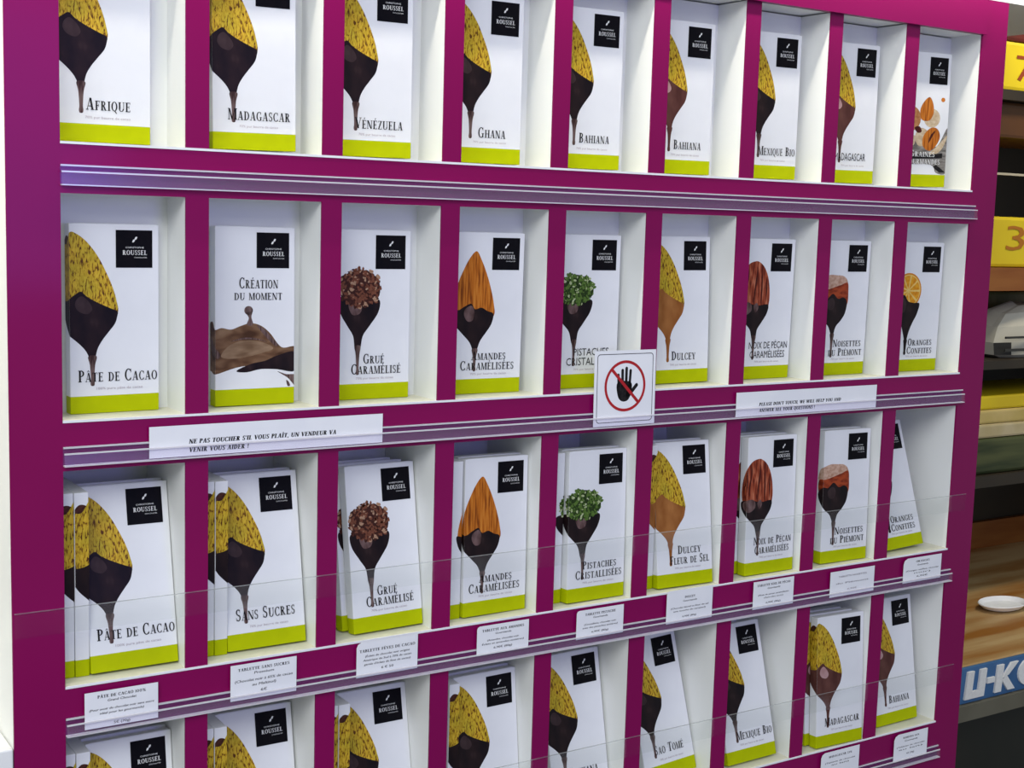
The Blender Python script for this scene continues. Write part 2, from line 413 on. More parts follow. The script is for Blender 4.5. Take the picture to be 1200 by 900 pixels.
class Print:
    """flat printed polygons in box coordinates (u right, v up); u < 0 folds round the left edge"""
    def __init__(s): s.L = []

    def add(s, polys, m):
        s.L.append((polys, m))
        return s

    def mesh(s, name, fold=True, lift=0.00006, step=0.00002, ulimit=-0.0116):
        mb = MB()
        for k, (polys, m) in enumerate(s.L):
            e = lift + step * k
            bm = bmesh.new()
            for p in polys:
                vs_ = [bm.verts.new((a, b, 0)) for a, b in p]
                try: bm.faces.new(vs_)
                except ValueError: pass
            bmesh.ops.triangulate(bm, faces=bm.faces[:])
            if fold:
                for co in (0.0, ulimit):
                    bmesh.ops.bisect_plane(bm, geom=bm.verts[:] + bm.edges[:] + bm.faces[:], plane_co=(co, 0, 0), plane_no=(1, 0, 0),
                                           clear_inner=(co < 0), dist=1e-7)
            if fold:
                bmesh.ops.bisect_plane(bm, geom=bm.verts[:] + bm.edges[:] + bm.faces[:], plane_co=(0.0768, 0, 0), plane_no=(1, 0, 0), clear_outer=True, dist=1e-7)
            for f in bm.faces:
                q = [(v.co.x, v.co.y) for v in f.verts]
                side = fold and sum(a for a, b in q) < -1e-7
                q3 = [(-e, max(-a, 0.0), b) if side else (a, -e, b) for a, b in q]
                # keep the printed side outwards
                mb.poly(q3, m, [(a * 1000, b * 1000) for a, b in q])
            bm.free()
        return mb.mesh(name, normals=False)

# ------------------------------------------------------------------ the room
fl = MB().box(-3, 4.5, -3.5, 2.0, -1.60, -1.55, mat('grey_floor_tile', (0.30, 0.29, 0.28), 0.4, noise=(4.0, (0.25, 0.245, 0.24), (1, 1, 1), 0.4, 0.6)))
tag(fl.build('floor'), kind='structure')
wb = MB().box(-3, 4.5, 1.5, 1.56, -1.55, 2.2, mat('dark_brown_wall', (0.030, 0.022, 0.016), 0.7, noise=(3.0, (0.022, 0.016, 0.012), (1, 1, 1), 0.4, 0.6)))
tag(wb.build('wall_back'), kind='structure')

# ------------------------------------------------------------------ display rack
XE = [0.0012, 0.1054, 0.1260, 0.2314, 0.2514, 0.3552, 0.3755, 0.4791, 0.4995, 0.6022, 0.6230, 0.7280, 0.7484, 0.8533, 0.8732, 0.9791, 1.0005, 1.1128]
ROWS = {1: (0.0, 0.1885), 2: (-0.2272, -0.0415), 3: (-0.4539, -0.2695), 4: (-0.6833, -0.4972)}   # floor, top of each row of cells
FLOORZ = {1: 0.0012, 2: -0.2272, 3: -0.4539, 4: -0.6833}
XL, XR, ZB, ZT = -0.0410, 1.1585, -1.548, 0.2310
DEPTH = 0.105
rack = empty('display_rack', (0.56, 0.0, ZB), label='magenta display rack with nine white cells in each row', cat='display rack')


def rp(name, mb, bevel=0.0, parent=None):
    me = mb.mesh(name, bevel=bevel)
    o = link(name, me, parent or rack)
    if not parent: o.location = (-0.56, 0, -ZB)
    return o


rp('upright', MB().box(XL, XE[0], 0, 0.0025, ZB, ZT, MAGENTA).box(XL, XE[0], 0.0025, DEPTH, ZB, ZT, WHITE))
rp('upright', MB().box(XE[17], XR, 0, 0.0025, ZB, ZT, MAGENTA).box(XE[17], XR, 0.0025, DEPTH, ZB, ZT, WHITE))
rp('top_beam', MB().box(XE[0], XE[17], -0.0060, 0.0025, 0.1885, ZT, MAGENTA).box(XE[0], XE[17], 0.0025, DEPTH, 0.1900, ZT, WHITE))
rp('top_board', MB().box(-0.10, 1.40, 0.0, 0.30, ZT + 0.0005, ZT + 0.022, WHITE), 0.001)
rp('back_panel', MB().box(XL, XR, DEPTH, DEPTH + 0.008, ZB, ZT, WHITE))
SHELVES = [(0.0, -0.0415), (-0.2272, -0.2695), (-0.4539, -0.4972), (-0.6833, -0.7270)]
for zt, zb in SHELVES:
    rp('shelf', MB().box(XE[0], XE[17], 0, 0.0025, zb, zt - 0.0016, MAGENTA).box(XE[0], XE[17], 0.0025, DEPTH, zb, zt - 0.0016, WHITE)
       .box(XE[0], XE[17], 0.0006, DEPTH, zt - 0.0016, zt, CREAM).box(XE[0], XE[17], -0.0006, 0.0006, zt - 0.0020, zt, PAPER))
rp('base_panel', MB().box(XE[0], XE[17], 0.0, 0.004, ZB, -0.7275, MAGENTA))
for r, (zf, zt) in ROWS.items():
    for c in range(8):
        a, b = XE[2 * c + 1], XE[2 * c + 2]
        rp('divider', MB().box(a, b, 0, 0.0018, zf, zt, MAGENTA).box(a, b, 0.0018, DEPTH - 0.0005, zf, zt, WHITE))
    if r < 3:
        rp('cell_back', MB().box(XE[0], XE[17], 0.0475, 0.0515, zf, zt, WHITE))
# side ledge at the left of the rack
sc = empty('side_counter', (-0.42, 0.0, ZB), label='white counter at left edge beside the magenta rack', cat='counter')
for nm, mb in (('counter_top', MB().box(-0.80, XL - 0.0008, 0.0, 0.40, -0.545, -0.500, WHITE)), ('counter_base', MB().box(-0.795, XL - 0.002, 0.02, 0.40, ZB, -0.546, WHITE))):
    o = link(nm, mb.mesh(nm, bevel=0.0015), sc); o.location = (0.42, 0, -ZB)

# ------------------------------------------------------------------ clear price rails and guards
RAILS = [('under the top row', -0.0185, -0.0353), ('under the second row, holding the two long notices', -0.2490, -0.2652),
         ('under the third row, holding nine price cards', -0.4812, -0.4966), ('under the fourth row, holding price cards', -0.7165, -0.7320)]
for txt, z0, z1 in RAILS:
    e = empty('price_rail', (0.56, -0.0005, z1), label='clear plastic price rail running ' + txt, cat='price rail', group='price rails on the shelf fronts')
    def q(name, mb): 
        o = link(name, mb.mesh(name), e); o.location = (-0.56, 0.0005, -z1)
    h = z0 - z1
    q('backing_strip', MB().box(0.0010, 1.1190, -0.0011, -0.0003, z1, z0, RAILBACK))
    q('upper_lip', MB().box(0.0010, 1.1190, -0.0026, -0.0011, z0 - 0.0014, z0, RAILEDGE))
    q('front_lip', MB().prism([(-0.0062, z1 + 0.0010), (-0.0056, z1 + 0.0010), (-0.0048, z1 + h * 0.60), (-0.0054, z1 + h * 0.60)], 0.0010, 1.1190, RAILCLEAR))
    q('lip_ridge', MB().box(0.0010, 1.1190, -0.0058, -0.0046, z1 + h * 0.62, z1 + h * 0.62 + 0.0013, RAILEDGE))
    q('bottom_edge', MB().box(0.0010, 1.1190, -0.0062, -0.0011, z1, z1 + 0.0010, RAILEDGE))
for rn, z0, z1 in (('third', -0.4065, -0.3850), ('fourth', -0.6330, -0.6110)):
    e = empty('retaining_band', (0.55, -0.001, z0), label='clear plastic retaining band across the cartons of the %s row' % rn, cat='band', group='clear bands before the cartons')
    sb = MB()
    sb.poly([(-0.0395, -0.0012, z0), (1.1400, -0.0012, z0), (1.1400, -0.0012, z1 - 0.0006), (-0.0395, -0.0012, z1 - 0.0006)], GUARD)
    o = link('sheet', sb.mesh('sheet', normals=False), e); o.location = (-0.55, 0.001, -z0)
    o = link('top_edge', MB().box(-0.0395, 1.1400, -0.0016, -0.0006, z1 - 0.0006, z1, GUARDEDGE).mesh('top_edge'), e); o.location = (-0.55, 0.001, -z0)

# ------------------------------------------------------------------ printed pictures
W, H, TH = 0.0772, 0.161, 0.0120


def ell(cx, cy, rx, ry, n=20, a0=0, a1=360):
    return [(cx + rx * math.cos(math.radians(a0 + (a1 - a0) * k / n)), cy + ry * math.sin(math.radians(a0 + (a1 - a0) * k / n))) for k in range(n if a1 - a0 == 360 else n + 1)]


def drip(P, x, y0, y1, m, w0=0.0055, w1=0.0016):
    """thin thread of chocolate with a bulb at its end"""
    pts = [(x - w0, y0), (x - w1 * 1.5, y0 - (y0 - y1) * 0.3), (x - w1, y1 + (y0 - y1) * 0.25), (x - w1 * 1.25, y1 + 0.003), (x - w1, y1 + 0.0006), (x, y1),
           (x + w1, y1 + 0.0006), (x + w1 * 1.25, y1 + 0.003), (x + w1, y1 + (y0 - y1) * 0.25), (x + w1 * 1.5, y0 - (y0 - y1) * 0.3), (x + w0, y0)]
    P.add([spline(pts, 4)], m)


def pic_pod(ch, hi, dr):
    P = Print()
    P.add([spline([(-0.0125, 0.139), (-0.012, 0.146), (-0.008, 0.1505), (-0.003, 0.150), (0.001, 0.146), (0.0, 0.139)], 4)], STEM)
    P.add([spline([(-0.0180, 0.139), (-0.006, 0.1435), (0.0005, 0.1535), (0.006, 0.1525), (0.0125, 0.1480), (0.0190, 0.1410), (0.0255, 0.1315), (0.0318, 0.1190), (0.0365, 0.1080), (0.0400, 0.0960), (0.0408, 0.0850),
                   (0.030, 0.075), (0.010, 0.085), (-0.018, 0.088)], 5)], POD)
    body = [(-0.0200, 0.0960), (-0.010, 0.0955), (-0.002, 0.0970), (0.0040, 0.1010), (0.0095, 0.1040), (0.0150, 0.0995), (0.024, 0.0945), (0.034, 0.0900), (0.0406, 0.0870), (0.0406, 0.0830), (0.0385, 0.0765), (0.0330, 0.0695),
            (0.0275, 0.0625), (0.0235, 0.0555), (0.0213, 0.0475), (0.0190, 0.0440), (0.0165, 0.0475), (0.0130, 0.0540), (0.0075, 0.0600), (0.0, 0.0665), (-0.008, 0.0745), (-0.0130, 0.0815), (-0.0200, 0.0880)]
    P.add([spline(body, 5)], ch)
    P.add([spline([(0.0060, 0.0975), (0.0105, 0.1000), (0.0165, 0.0950), (0.0190, 0.0890), (0.0150, 0.0850), (0.0080, 0.0870), (0.0045, 0.0920)], 4)], hi)
    drip(P, 0.0189, 0.0490, 0.0235, dr, 0.0036, 0.0015)
    return P


def cluster(P, cx, cy, rx, ry, mats, n, size, seed):
    rnd = random.Random(seed)
    P.add([spline([(cx + rx * 0.93 * math.cos(a) * rnd.uniform(0.95, 1.05), cy + ry * 0.93 * math.sin(a) * rnd.uniform(0.95, 1.05)) for a in [k * math.tau / 16 for k in range(16)]], 2)], mats[0])
    for li in range(4):
        for mi in (0, 1, 2, 1):
            polys = []
            for k in range(n // 16 if mi < 2 else n // 30):
                a, r = rnd.uniform(0, math.tau), math.sqrt(rnd.random())
                x, y = cx + rx * r * math.cos(a), cy + ry * r * math.sin(a)
                t, s = rnd.uniform(0, math.tau), size * rnd.uniform(0.6, 1.25)
                el = rnd.uniform(0.4, 0.75)
                polys.append([(x + s * (math.cos(b) * math.cos(t) - el * math.sin(b) * math.sin(t)), y + s * (math.cos(b) * math.sin(t) + el * math.sin(b) * math.cos(t))) for b in [j * math.tau / 6 + rnd.uniform(-0.25, 0.25) for j in range(6)]])
            P.add(polys, mats[mi])


def goblet(P, xl, xr, yt, yb, x, ch):
    """chocolate coat that narrows to a thread at x"""
    h = yt - yb
    P.add([spline([(xl, yt), (xl + 0.3 * (xr - xl), yt + 0.002), (xl + 0.65 * (xr - xl), yt - 0.001), (xr, yt), (xr - 0.02 * (xr - xl), yt - 0.25 * h), (x + 0.55 * (xr - x), yt - 0.52 * h), (x + 0.24 * (xr - x), yt - 0.72 * h), (x + 0.0026, yb),
                   (x - 0.0026, yb), (x - 0.24 * (x - xl), yt - 0.72 * h), (x - 0.55 * (x - xl), yt - 0.52 * h), (xl + 0.02 * (xr - xl), yt - 0.25 * h)], 5)], ch)


def pic_nibs(mats, cx, cy, rx, ry, xl, xr, yt, yb, x, seed, ch=None):
    P = Print()
    goblet(P, xl, xr, yt, yb, x, ch or DARK)
    P.add([spline([(x - 0.010, yt - 0.004), (x - 0.003, yt - 0.001), (x + 0.004, yt - 0.006), (x + 0.002, yt - 0.013), (x - 0.006, yt - 0.014)], 4)], GLOSSY)
    cluster(P, cx, cy, rx, ry, mats, 300, 0.0023, seed)
    drip(P, x, yb + 0.004, 0.0235, DRIP, 0.0030, 0.0013)
    return P


def pic_almond():
    P = Print()
    P.add([spline([(0.0213, 0.1425), (0.0270, 0.1345), (0.0335, 0.1210), (0.0390, 0.1060), (0.0432, 0.0900), (0.0435, 0.0780), (0.030, 0.070), (0.006, 0.072), (-0.0035, 0.0800), (-0.0045, 0.0900), (0.0, 0.1080), (0.0065, 0.1230), (0.0140, 0.1360)], 5)], ALMOND)
    P.add([spline([(-0.0058, 0.0850), (0.002, 0.0840), (0.010, 0.0880), (0.0170, 0.0905), (0.0215, 0.0850), (0.0290, 0.0865), (0.0360, 0.0830), (0.0430, 0.0800), (0.0410, 0.0700), (0.0350, 0.0615), (0.0285, 0.0530), (0.0250, 0.0440), (0.0225, 0.0400), (0.0200, 0.0440),
                   (0.0160, 0.0520), (0.0080, 0.0600), (-0.001, 0.0690), (-0.0050, 0.0770)], 5)], DARK)
    P.add([spline([(0.0100, 0.0850), (0.0170, 0.0885), (0.0205, 0.0830), (0.0190, 0.0740), (0.0130, 0.0730), (0.0090, 0.0790)], 4)], GLOSSY)
    drip(P, 0.0225, 0.0450, 0.0225, DRIP, 0.0033, 0.0014)
    return P


def pic_pecan():
    P = Print()
    P.add([spline([(0.0160, 0.1355), (0.0225, 0.1345), (0.0300, 0.1290), (0.0365, 0.1180), (0.0400, 0.1030), (0.0400, 0.0880), (0.034, 0.075), (0.002, 0.075), (-0.0075, 0.0880), (-0.0080, 0.1050), (-0.0030, 0.1210), (0.0060, 0.1320)], 5)], PECAN)
    for x0, x1, y0, y1 in ((0.0065, 0.0035, 0.128, 0.088), (0.0190, 0.0170, 0.130, 0.084), (0.0275, 0.0275, 0.128, 0.084), (0.0350, 0.0350, 0.118, 0.088), (-0.003, -0.005, 0.115, 0.088)):
        P.add([spline([(x0, y0), (x0 + 0.0009, y0 - 0.01), (x1 + 0.0012, y1 + 0.015), (x1, y1), (x1 - 0.0010, y1 + 0.015), (x0 - 0.0008, y0 - 0.01)], 3)], PECANGAP)
    goblet(P, -0.0083, 0.0385, 0.0860, 0.0460, 0.0190, DARK)
    P.add([spline([(-0.006, 0.085), (0.004, 0.089), (0.012, 0.087), (0.013, 0.079), (0.004, 0.074), (-0.005, 0.078)], 4), spline([(0.0165, 0.084), (0.021, 0.088), (0.024, 0.083), (0.020, 0.077)], 4)], GLOSSY)
    drip(P, 0.0190, 0.0500, 0.0225, DRIP, 0.0032, 0.0014)
    return P


def pic_hazelnut():
    P = Print()
    P.add([spline([(-0.006, 0.1130), (0.002, 0.1180), (0.012, 0.1205), (0.022, 0.1200), (0.0330, 0.1190), (0.0400, 0.1140), (0.0425, 0.1040), (0.036, 0.098), (-0.005, 0.098)], 5)], HAZELTOP)
    P.add([spline([(-0.0068, 0.1015), (0.004, 0.1025), (0.016, 0.1050), (0.030, 0.1085), (0.0405, 0.1110), (0.0428, 0.1010), (0.0420, 0.0850), (0.030, 0.075), (0.0, 0.075), (-0.0075, 0.0880)], 5)], HAZELSKIN)
    P.add([spline([(-0.0078, 0.0860), (0.000, 0.0930), (0.008, 0.0920), (0.017, 0.0980), (0.026, 0.0920), (0.035, 0.0935), (0.0415, 0.0880), (0.0395, 0.0750), (0.0330, 0.0660), (0.0250, 0.0585), (0.0215, 0.0480), (0.0195, 0.0440), (0.0170, 0.0490),
                   (0.0120, 0.0590), (0.0030, 0.0660), (-0.0055, 0.0760)], 5)], DARK)
    P.add([spline([(0.008, 0.088), (0.016, 0.093), (0.021, 0.087), (0.018, 0.079), (0.010, 0.080)], 4)], DARKHI)
    drip(P, 0.0193, 0.0500, 0.0215, DRIP, 0.0033, 0.0015)
    return P


def pic_orange():
    P = Print()
    cx, cy, r = 0.0170, 0.1010, 0.0222
    P.add([ell(cx, cy, r * 1.06, r, 32)], ORANGERIND)
    P.add([ell(cx, cy, r * 0.97, r * 0.91, 32)], ORANGEPITH)
    for k in range(9):
        a0, a1 = k * 40 + 4, k * 40 + 36
        am = math.radians(k * 40 + 20)
        ox, oy = cx + 0.0022 * math.cos(am), cy + 0.0022 * math.sin(am)
        P.add([[(ox, oy)] + ell(cx, cy, r * 0.90, r * 0.85, 8, a0, a1)], ORANGE)
    P.add([spline([(-0.0085, 0.0930), (0.000, 0.0905), (0.010, 0.0960), (0.018, 0.0880), (0.028, 0.0860), (0.0385, 0.0850), (0.0350, 0.0720), (0.0280, 0.0610), (0.0225, 0.0500), (0.0190, 0.0380), (0.0172, 0.0330), (0.0150, 0.0400), (0.0090, 0.0560), (0.0, 0.0700), (-0.0070, 0.0810)], 5)], DARK)
    P.add([spline([(0.004, 0.089), (0.010, 0.092), (0.015, 0.084), (0.011, 0.074), (0.005, 0.078)], 4)], DARKHI)
    drip(P, 0.0173, 0.0400, 0.0210, DARK, 0.0030, 0.0017)
    return P


def pic_wave():
    P = Print()
    P.add([spline([(-0.0130, 0.0360), (-0.0130, 0.0700), (-0.006, 0.0760), (-0.001, 0.0690), (0.0060, 0.0705), (0.0150, 0.0690), (0.0240, 0.0720), (0.0340, 0.0745), (0.0440, 0.0720), (0.0530, 0.0650), (0.0600, 0.0560), (0.0660, 0.0515), (0.0779, 0.0525),
                   (0.0779, 0.0440), (0.060, 0.0400), (0.040, 0.0370), (0.020, 0.0345), (0.0, 0.0290), (-0.008, 0.0310)], 4)], WAVE)
    P.add([spline([(0.006, 0.0440), (0.010, 0.0520), (0.020, 0.0575), (0.034, 0.0590), (0.048, 0.0560), (0.056, 0.0510), (0.044, 0.0470), (0.024, 0.0430)], 5)], WAVELIGHT)
    P.add([spline([(0.040, 0.0730), (0.047, 0.0690), (0.054, 0.0615), (0.061, 0.0545), (0.058, 0.0535), (0.050, 0.0605), (0.044, 0.0670)], 4),
           spline([(0.0140, 0.0580), (0.028, 0.0615), (0.042, 0.0600), (0.050, 0.0570), (0.042, 0.0590), (0.028, 0.0600)], 4),
           spline([(-0.008, 0.062), (-0.003, 0.055), (0.004, 0.048), (0.003, 0.043), (-0.004, 0.046), (-0.010, 0.054)], 4)], DRIP)
    P.add([spline([(0.0200, 0.0315), (0.034, 0.0375), (0.048, 0.0400), (0.060, 0.0445), (0.0779, 0.0475), (0.0779, 0.0300), (0.060, 0.0318), (0.044, 0.0325), (0.030, 0.0300)], 4)], DARK)
    P.add([spline([(0.060, 0.0300), (0.0690, 0.0270), (0.0779, 0.0260), (0.0779, 0.0165), (0.074, 0.0200), (0.0700, 0.0240)], 4), spline([(0.0690, 0.0215), (0.0705, 0.0160), (0.0730, 0.0165), (0.0715, 0.0200)], 3)], DRIP)
    P.add([ell(0.0318, 0.0860, 0.0042, 0.0040), spline([(0.0295, 0.0840), (0.0320, 0.0790), (0.0300, 0.0730), (0.0360, 0.0730), (0.0345, 0.0800), (0.0352, 0.0845)], 4)], DRIP)
    return P


def pic_nuts():
    P = Print()
    P.add([spline([(0.0020, 0.0660), (0.020, 0.0700), (0.040, 0.0640), (0.060, 0.0600), (0.0770, 0.0900), (0.0779, 0.0500), (0.0779, 0.0175), (0.060, 0.0175), (0.050, 0.0300), (0.0, 0.0330)], 4)], GREYWOOD)
    P.add([ell(0.012, 0.1020, 0.0165, 0.0195)], NUTSHELL)
    P.add([ell(0.048, 0.1040, 0.0145, 0.0150), spline([(0.020, 0.075), (0.030, 0.088), (0.044, 0.080), (0.040, 0.062), (0.026, 0.060)], 4), spline([(0.000, 0.060), (0.006, 0.073), (0.020, 0.075), (0.018, 0.060)], 4),
           spline([(0.046, 0.048), (0.060, 0.060), (0.0770, 0.078), (0.070, 0.058), (0.058, 0.047)], 4)], NUTPALE)
    P.add([spline([(0.030, 0.1010), (0.0265, 0.1150), (0.032, 0.1285), (0.0420, 0.1370), (0.0490, 0.1260), (0.0500, 0.1110), (0.0430, 0.1000)], 5),
           spline([(0.0340, 0.0600), (0.0350, 0.0760), (0.0460, 0.0880), (0.0580, 0.0880), (0.0640, 0.0760), (0.0580, 0.0610), (0.0460, 0.0520)], 5),
           ell(0.066, 0.1340, 0.0035, 0.0035), ell(0.0125, 0.1400, 0.0028, 0.0028)], ALMOND)
    P.add([spline([(0.0440, 0.0640), (0.0470, 0.0770), (0.0560, 0.0850), (0.0500, 0.0740)], 3), spline([(0.018, 0.0880), (0.027, 0.0900), (0.031, 0.0820), (0.024, 0.0800)], 3), spline([(0.0, 0.082), (0.010, 0.0860), (0.014, 0.0800), (0.004, 0.077)], 3)], PECANGAP)
    P.add([[(0.0, 0.0440), (0.052, 0.0470), (0.070, 0.0490), (0.070, 0.0410), (0.050, 0.0400), (0.0, 0.0380)], [(0.054, 0.0270), (0.060, 0.0300), (0.0779, 0.0180), (0.066, 0.0178)]], LETTER)
    P.L = [([[(u, 0.0175 + (v - 0.0175) * 0.76) for u, v in q] for q in ps], m) for ps, m in P.L]
    return P


PICS = {'pod': pic_pod(DARK, DARKHI, DRIP), 'milkpod': pic_pod(MILK, MILKHI, MILK), 'caramelpod': pic_pod(CARAMEL, CARAMEL, CARAMEL),
        'nibs': pic_nibs(NIB, 0.0235, 0.1060, 0.0235, 0.0185, 0.0020, 0.0440, 0.0950, 0.0470, 0.0215, 3),
        'pistachio': pic_nibs(PIST, 0.0195, 0.1040, 0.0250, 0.0165, -0.0090, 0.0410, 0.0930, 0.0470, 0.0195, 5),
        'almond': pic_almond(), 'pecan': pic_pecan(), 'hazelnut': pic_hazelnut(), 'orange': pic_orange(), 'wave': pic_wave(), 'nuts': pic_nuts()}
PICM = {k: p.mesh('printed_picture') for k, p in PICS.items()}


def title_mesh(lines, sub, thin=False):
    P = Print()
    ps = []
    for t, x0, x1, y, cap in lines:
        ps += sans(t.upper(), x0, x1, y, cap * 0.9) if thin else serif(t, x0, x1, y, cap)
    m = lines and lines[0][4] < 0 and PALEINK or LETTER
    P.add(ps, m)
    if sub: P.add(sans(sub[0], sub[1], sub[2], sub[3], 0.0021), GREYINK)
    return P.mesh('title_lettering', fold=False, lift=0.00045)


BEURRE = '70% pur beurre de cacao'
SUB = lambda x0=0.024, x1=0.060, y=0.0195, t=BEURRE: (t, x0, x1, y)
TITLES = {
    'pate': ([('Pâte de Cacao', 0.0064, 0.0755, 0.0272, 0.0100)], SUB(0.022, 0.0625, 0.0203, '100% pure pâte de cacao')),
    'afrique': ([('Afrique', 0.0228, 0.0600, 0.0266, 0.0098)], SUB(0.022, 0.0600)),
    'madagascar': ([('Madagascar', 0.0135, 0.0715, 0.0258, 0.0098)], SUB(0.024, 0.0600)),
    'venezuela': ([('Vénézuela', 0.0180, 0.0676, 0.0258, 0.0098)], SUB(0.022, 0.0600)),
    'ghana': ([('Ghana', 0.0275, 0.0590, 0.0248, 0.0098)], SUB(0.022, 0.0600)),
    'bahiana': ([('Bahiana', 0.0250, 0.0630, 0.0264, 0.0098)], SUB(0.022, 0.0610)),
    'mexique': ([('Mexique Bio', 0.0185, 0.0745, 0.0262, 0.0098)], SUB(0.022, 0.0600)),
    'saotome': ([('Sao Tomé', 0.0180, 0.0625, 0.0270, 0.0100)], SUB(0.024, 0.0600)),
    'madathin': ([('Madagascar', 0.0111, 0.0620, 0.0262, 0.0098)], SUB(0.022, 0.0600)),
    'creation': ([('Création', 0.0225, 0.0605, 0.1060, 0.0095), ('du moment', 0.0178, 0.0645, 0.0955, 0.0080)], None),
    'grue': ([('Grué', 0.0275, 0.0500, 0.0342, 0.0092), ('Caramélisé', 0.0148, 0.0680, 0.0243, 0.0095)], SUB(0.020, 0.0600, 0.0192)),
    'amandes': ([('Amandes', 0.0185, 0.0590, 0.0340, 0.0085), ('Caramélisées', 0.0060, 0.0690, 0.0240, 0.0092)], SUB(0.018, 0.0600, 0.0190)),
    'pistaches': ([('Pistaches', 0.0195, 0.0655, 0.0345, 0.0085), ('Cristallisées', 0.0105, 0.0730, 0.0242, 0.0090)], SUB(0.020, 0.0620, 0.0190)),
    'dulcey': ([('Dulcey', 0.0240, 0.0585, 0.0255, 0.0096)], SUB(0.022, 0.0600)),
    'dulceysel': ([('Dulcey', 0.0287, 0.0610, 0.0360, 0.0092), ('Fleur de Sel', 0.0174, 0.0723, 0.0248, 0.0092)], SUB(0.024, 0.0600, 0.0196)),
    'noix': ([('Noix de Pécan', 0.0125, 0.0725, 0.0352, 0.0088), ('Caramélisées', 0.0145, 0.0690, 0.0245, 0.0090)], SUB(0.022, 0.0600, 0.0192)),
    'noisettes': ([('Noisettes', 0.0215, 0.0695, 0.0342, 0.0086), ('du Piémont', 0.0145, 0.0715, 0.0232, 0.0090)], SUB(0.020, 0.0600, 0.0185)),
    'oranges': ([('Oranges', 0.0220, 0.0660, 0.0325, 0.0086), ('Confites', 0.0210, 0.0670, 0.0222, 0.0086)], SUB(0.020, 0.0600, 0.0180)),
}
TITLEM = {k: title_mesh(*v) for k, v in TITLES.items()}
TITLEM['pistthin'] = title_mesh(*TITLES['pistaches'], thin=True)
TITLEM['noixthin'] = title_mesh(*TITLES['noix'], thin=True)
TITLEM['madathin'] = title_mesh(*TITLES['madathin'], thin=True)
gp = Print()
gp.add(serif('Graines', 0.0120, 0.0560, 0.0365, 0.0075) + serif('Gourmandes', 0.0040, 0.0660, 0.0275, 0.0075), PALEINK)
TITLEM['graines'] = gp.mesh('title_lettering', fold=False, lift=0.00045)

# carton body with its lime band, black brand square and white brand lettering
cb = MB()
n0 = 0.0150
for z0, z1, m in ((0, n0, LIME), (n0, H, CARD)):
    cb.poly([(0, 0, z0), (W, 0, z0), (W, 0, z1), (0, 0, z1)], m)
    cb.poly([(W, 0, z0), (W, TH, z0), (W, TH, z1), (W, 0, z1)], m)
    cb.poly([(W, TH, z0), (0, TH, z0), (0, TH, z1), (W, TH, z1)], m)
    cb.poly([(0, TH, z0), (0, 0, z0), (0, 0, z1), (0, TH, z1)], m)
cb.poly([(0, 0, 0), (0, TH, 0), (W, TH, 0), (W, 0, 0)], LIME)
cb.poly([(0, 0, H), (W, 0, H), (W, TH, H), (0, TH, H)], CARD)
CARTON = cb.mesh('carton', normals=False)
_bm = bmesh.new(); _bm.from_mesh(CARTON)
bmesh.ops.remove_doubles(_bm, verts=_bm.verts[:], dist=1e-6)
bmesh.ops.bevel(_bm, geom=[e for e in _bm.edges if len(e.link_faces) == 2 and e.calc_face_angle(0) > 0.5], offset=0.0007, segments=2, profile=0.6, affect='EDGES')
bmesh.ops.recalc_face_normals(_bm, faces=_bm.faces[:])
for f in _bm.faces: f.material_index = 0 if f.calc_center_median().z < n0 - 0.0001 else 1
_bm.to_mesh(CARTON); _bm.free()
FLAP = MB().box(0.003, W - 0.003, 0.0004, 0.0009, H, H + 0.0003, CARD).mesh('tuck_flap')
SQ = Print().add([rect(0.0395, H - 0.0368, 0.0715, H - 0.0048)], BLACK).mesh('brand_square', fold=False, lift=0.00030)
bx, by = 0.0395, H - 0.0368
lp = []
for dx, dy in ((-0.0011, -0.0011), (0.0009, 0.0012)):
    lp.append(spline([(bx + 0.0165 + dx - 0.0011, by + 0.0238 + dy - 0.0009), (bx + 0.0165 + dx - 0.0002, by + 0.0238 + dy + 0.0012), (bx + 0.0165 + dx + 0.0013, by + 0.0238 + dy + 0.0012), (bx + 0.0165 + dx + 0.0005, by + 0.0238 + dy - 0.0008)], 4))
lp += sans('CHRISTOPHE', bx + 0.0085, bx + 0.0245, by + 0.0166, 0.0014)
lp += serif('ROUSSEL', bx + 0.0058, bx + 0.0272, by + 0.0110, 0.0039)
lp += sans('CHOCOLATIER', bx + 0.0160, bx + 0.0272, by + 0.0082, 0.0010)
BRAND = Print().add(lp, PALEINK).mesh('brand_lettering', fold=False, lift=0.00040)


def rotm(yaw, lean, roll):
    return Matrix.Rotation(yaw, 4, 'Z') @ Matrix.Rotation(-lean, 4, 'X') @ Matrix.Rotation(roll, 4, 'Y')


def carton(pic, title, label, group, x, y, zfloor, yaw, lean, roll, squeeze=None):
    M = rotm(yaw, lean, roll)
    corners = [M @ Vector(p) for p in ((0, 0, 0), (W, 0, 0), (0, TH, 0), (W, TH, 0), (0, 0, H), (W, 0, H), (W, TH, H), (0, TH, H))]
    z = zfloor + 0.0002 - min(c.z for c in corners)
    if squeeze:
        lo, hi = squeeze
        x = max(x, lo + 0.0008 - min(c.x for c in corners))
        x = min(x, hi - 0.0008 - max(c.x for c in corners))
    e = empty('chocolate_carton', label=label, cat='chocolate box', group=group)
    e.matrix_world = Matrix.Translation((x, y, z)) @ M
    link('carton', CARTON, e)
    link('tuck_flap', FLAP, e)
    if pic: link('printed_picture', PICM[pic], e)
    s = link('brand_square', SQ, e)
    link('brand_lettering', BRAND, s)
    if title: link('title_lettering', TITLEM[title], e)
    return (x, y, z)


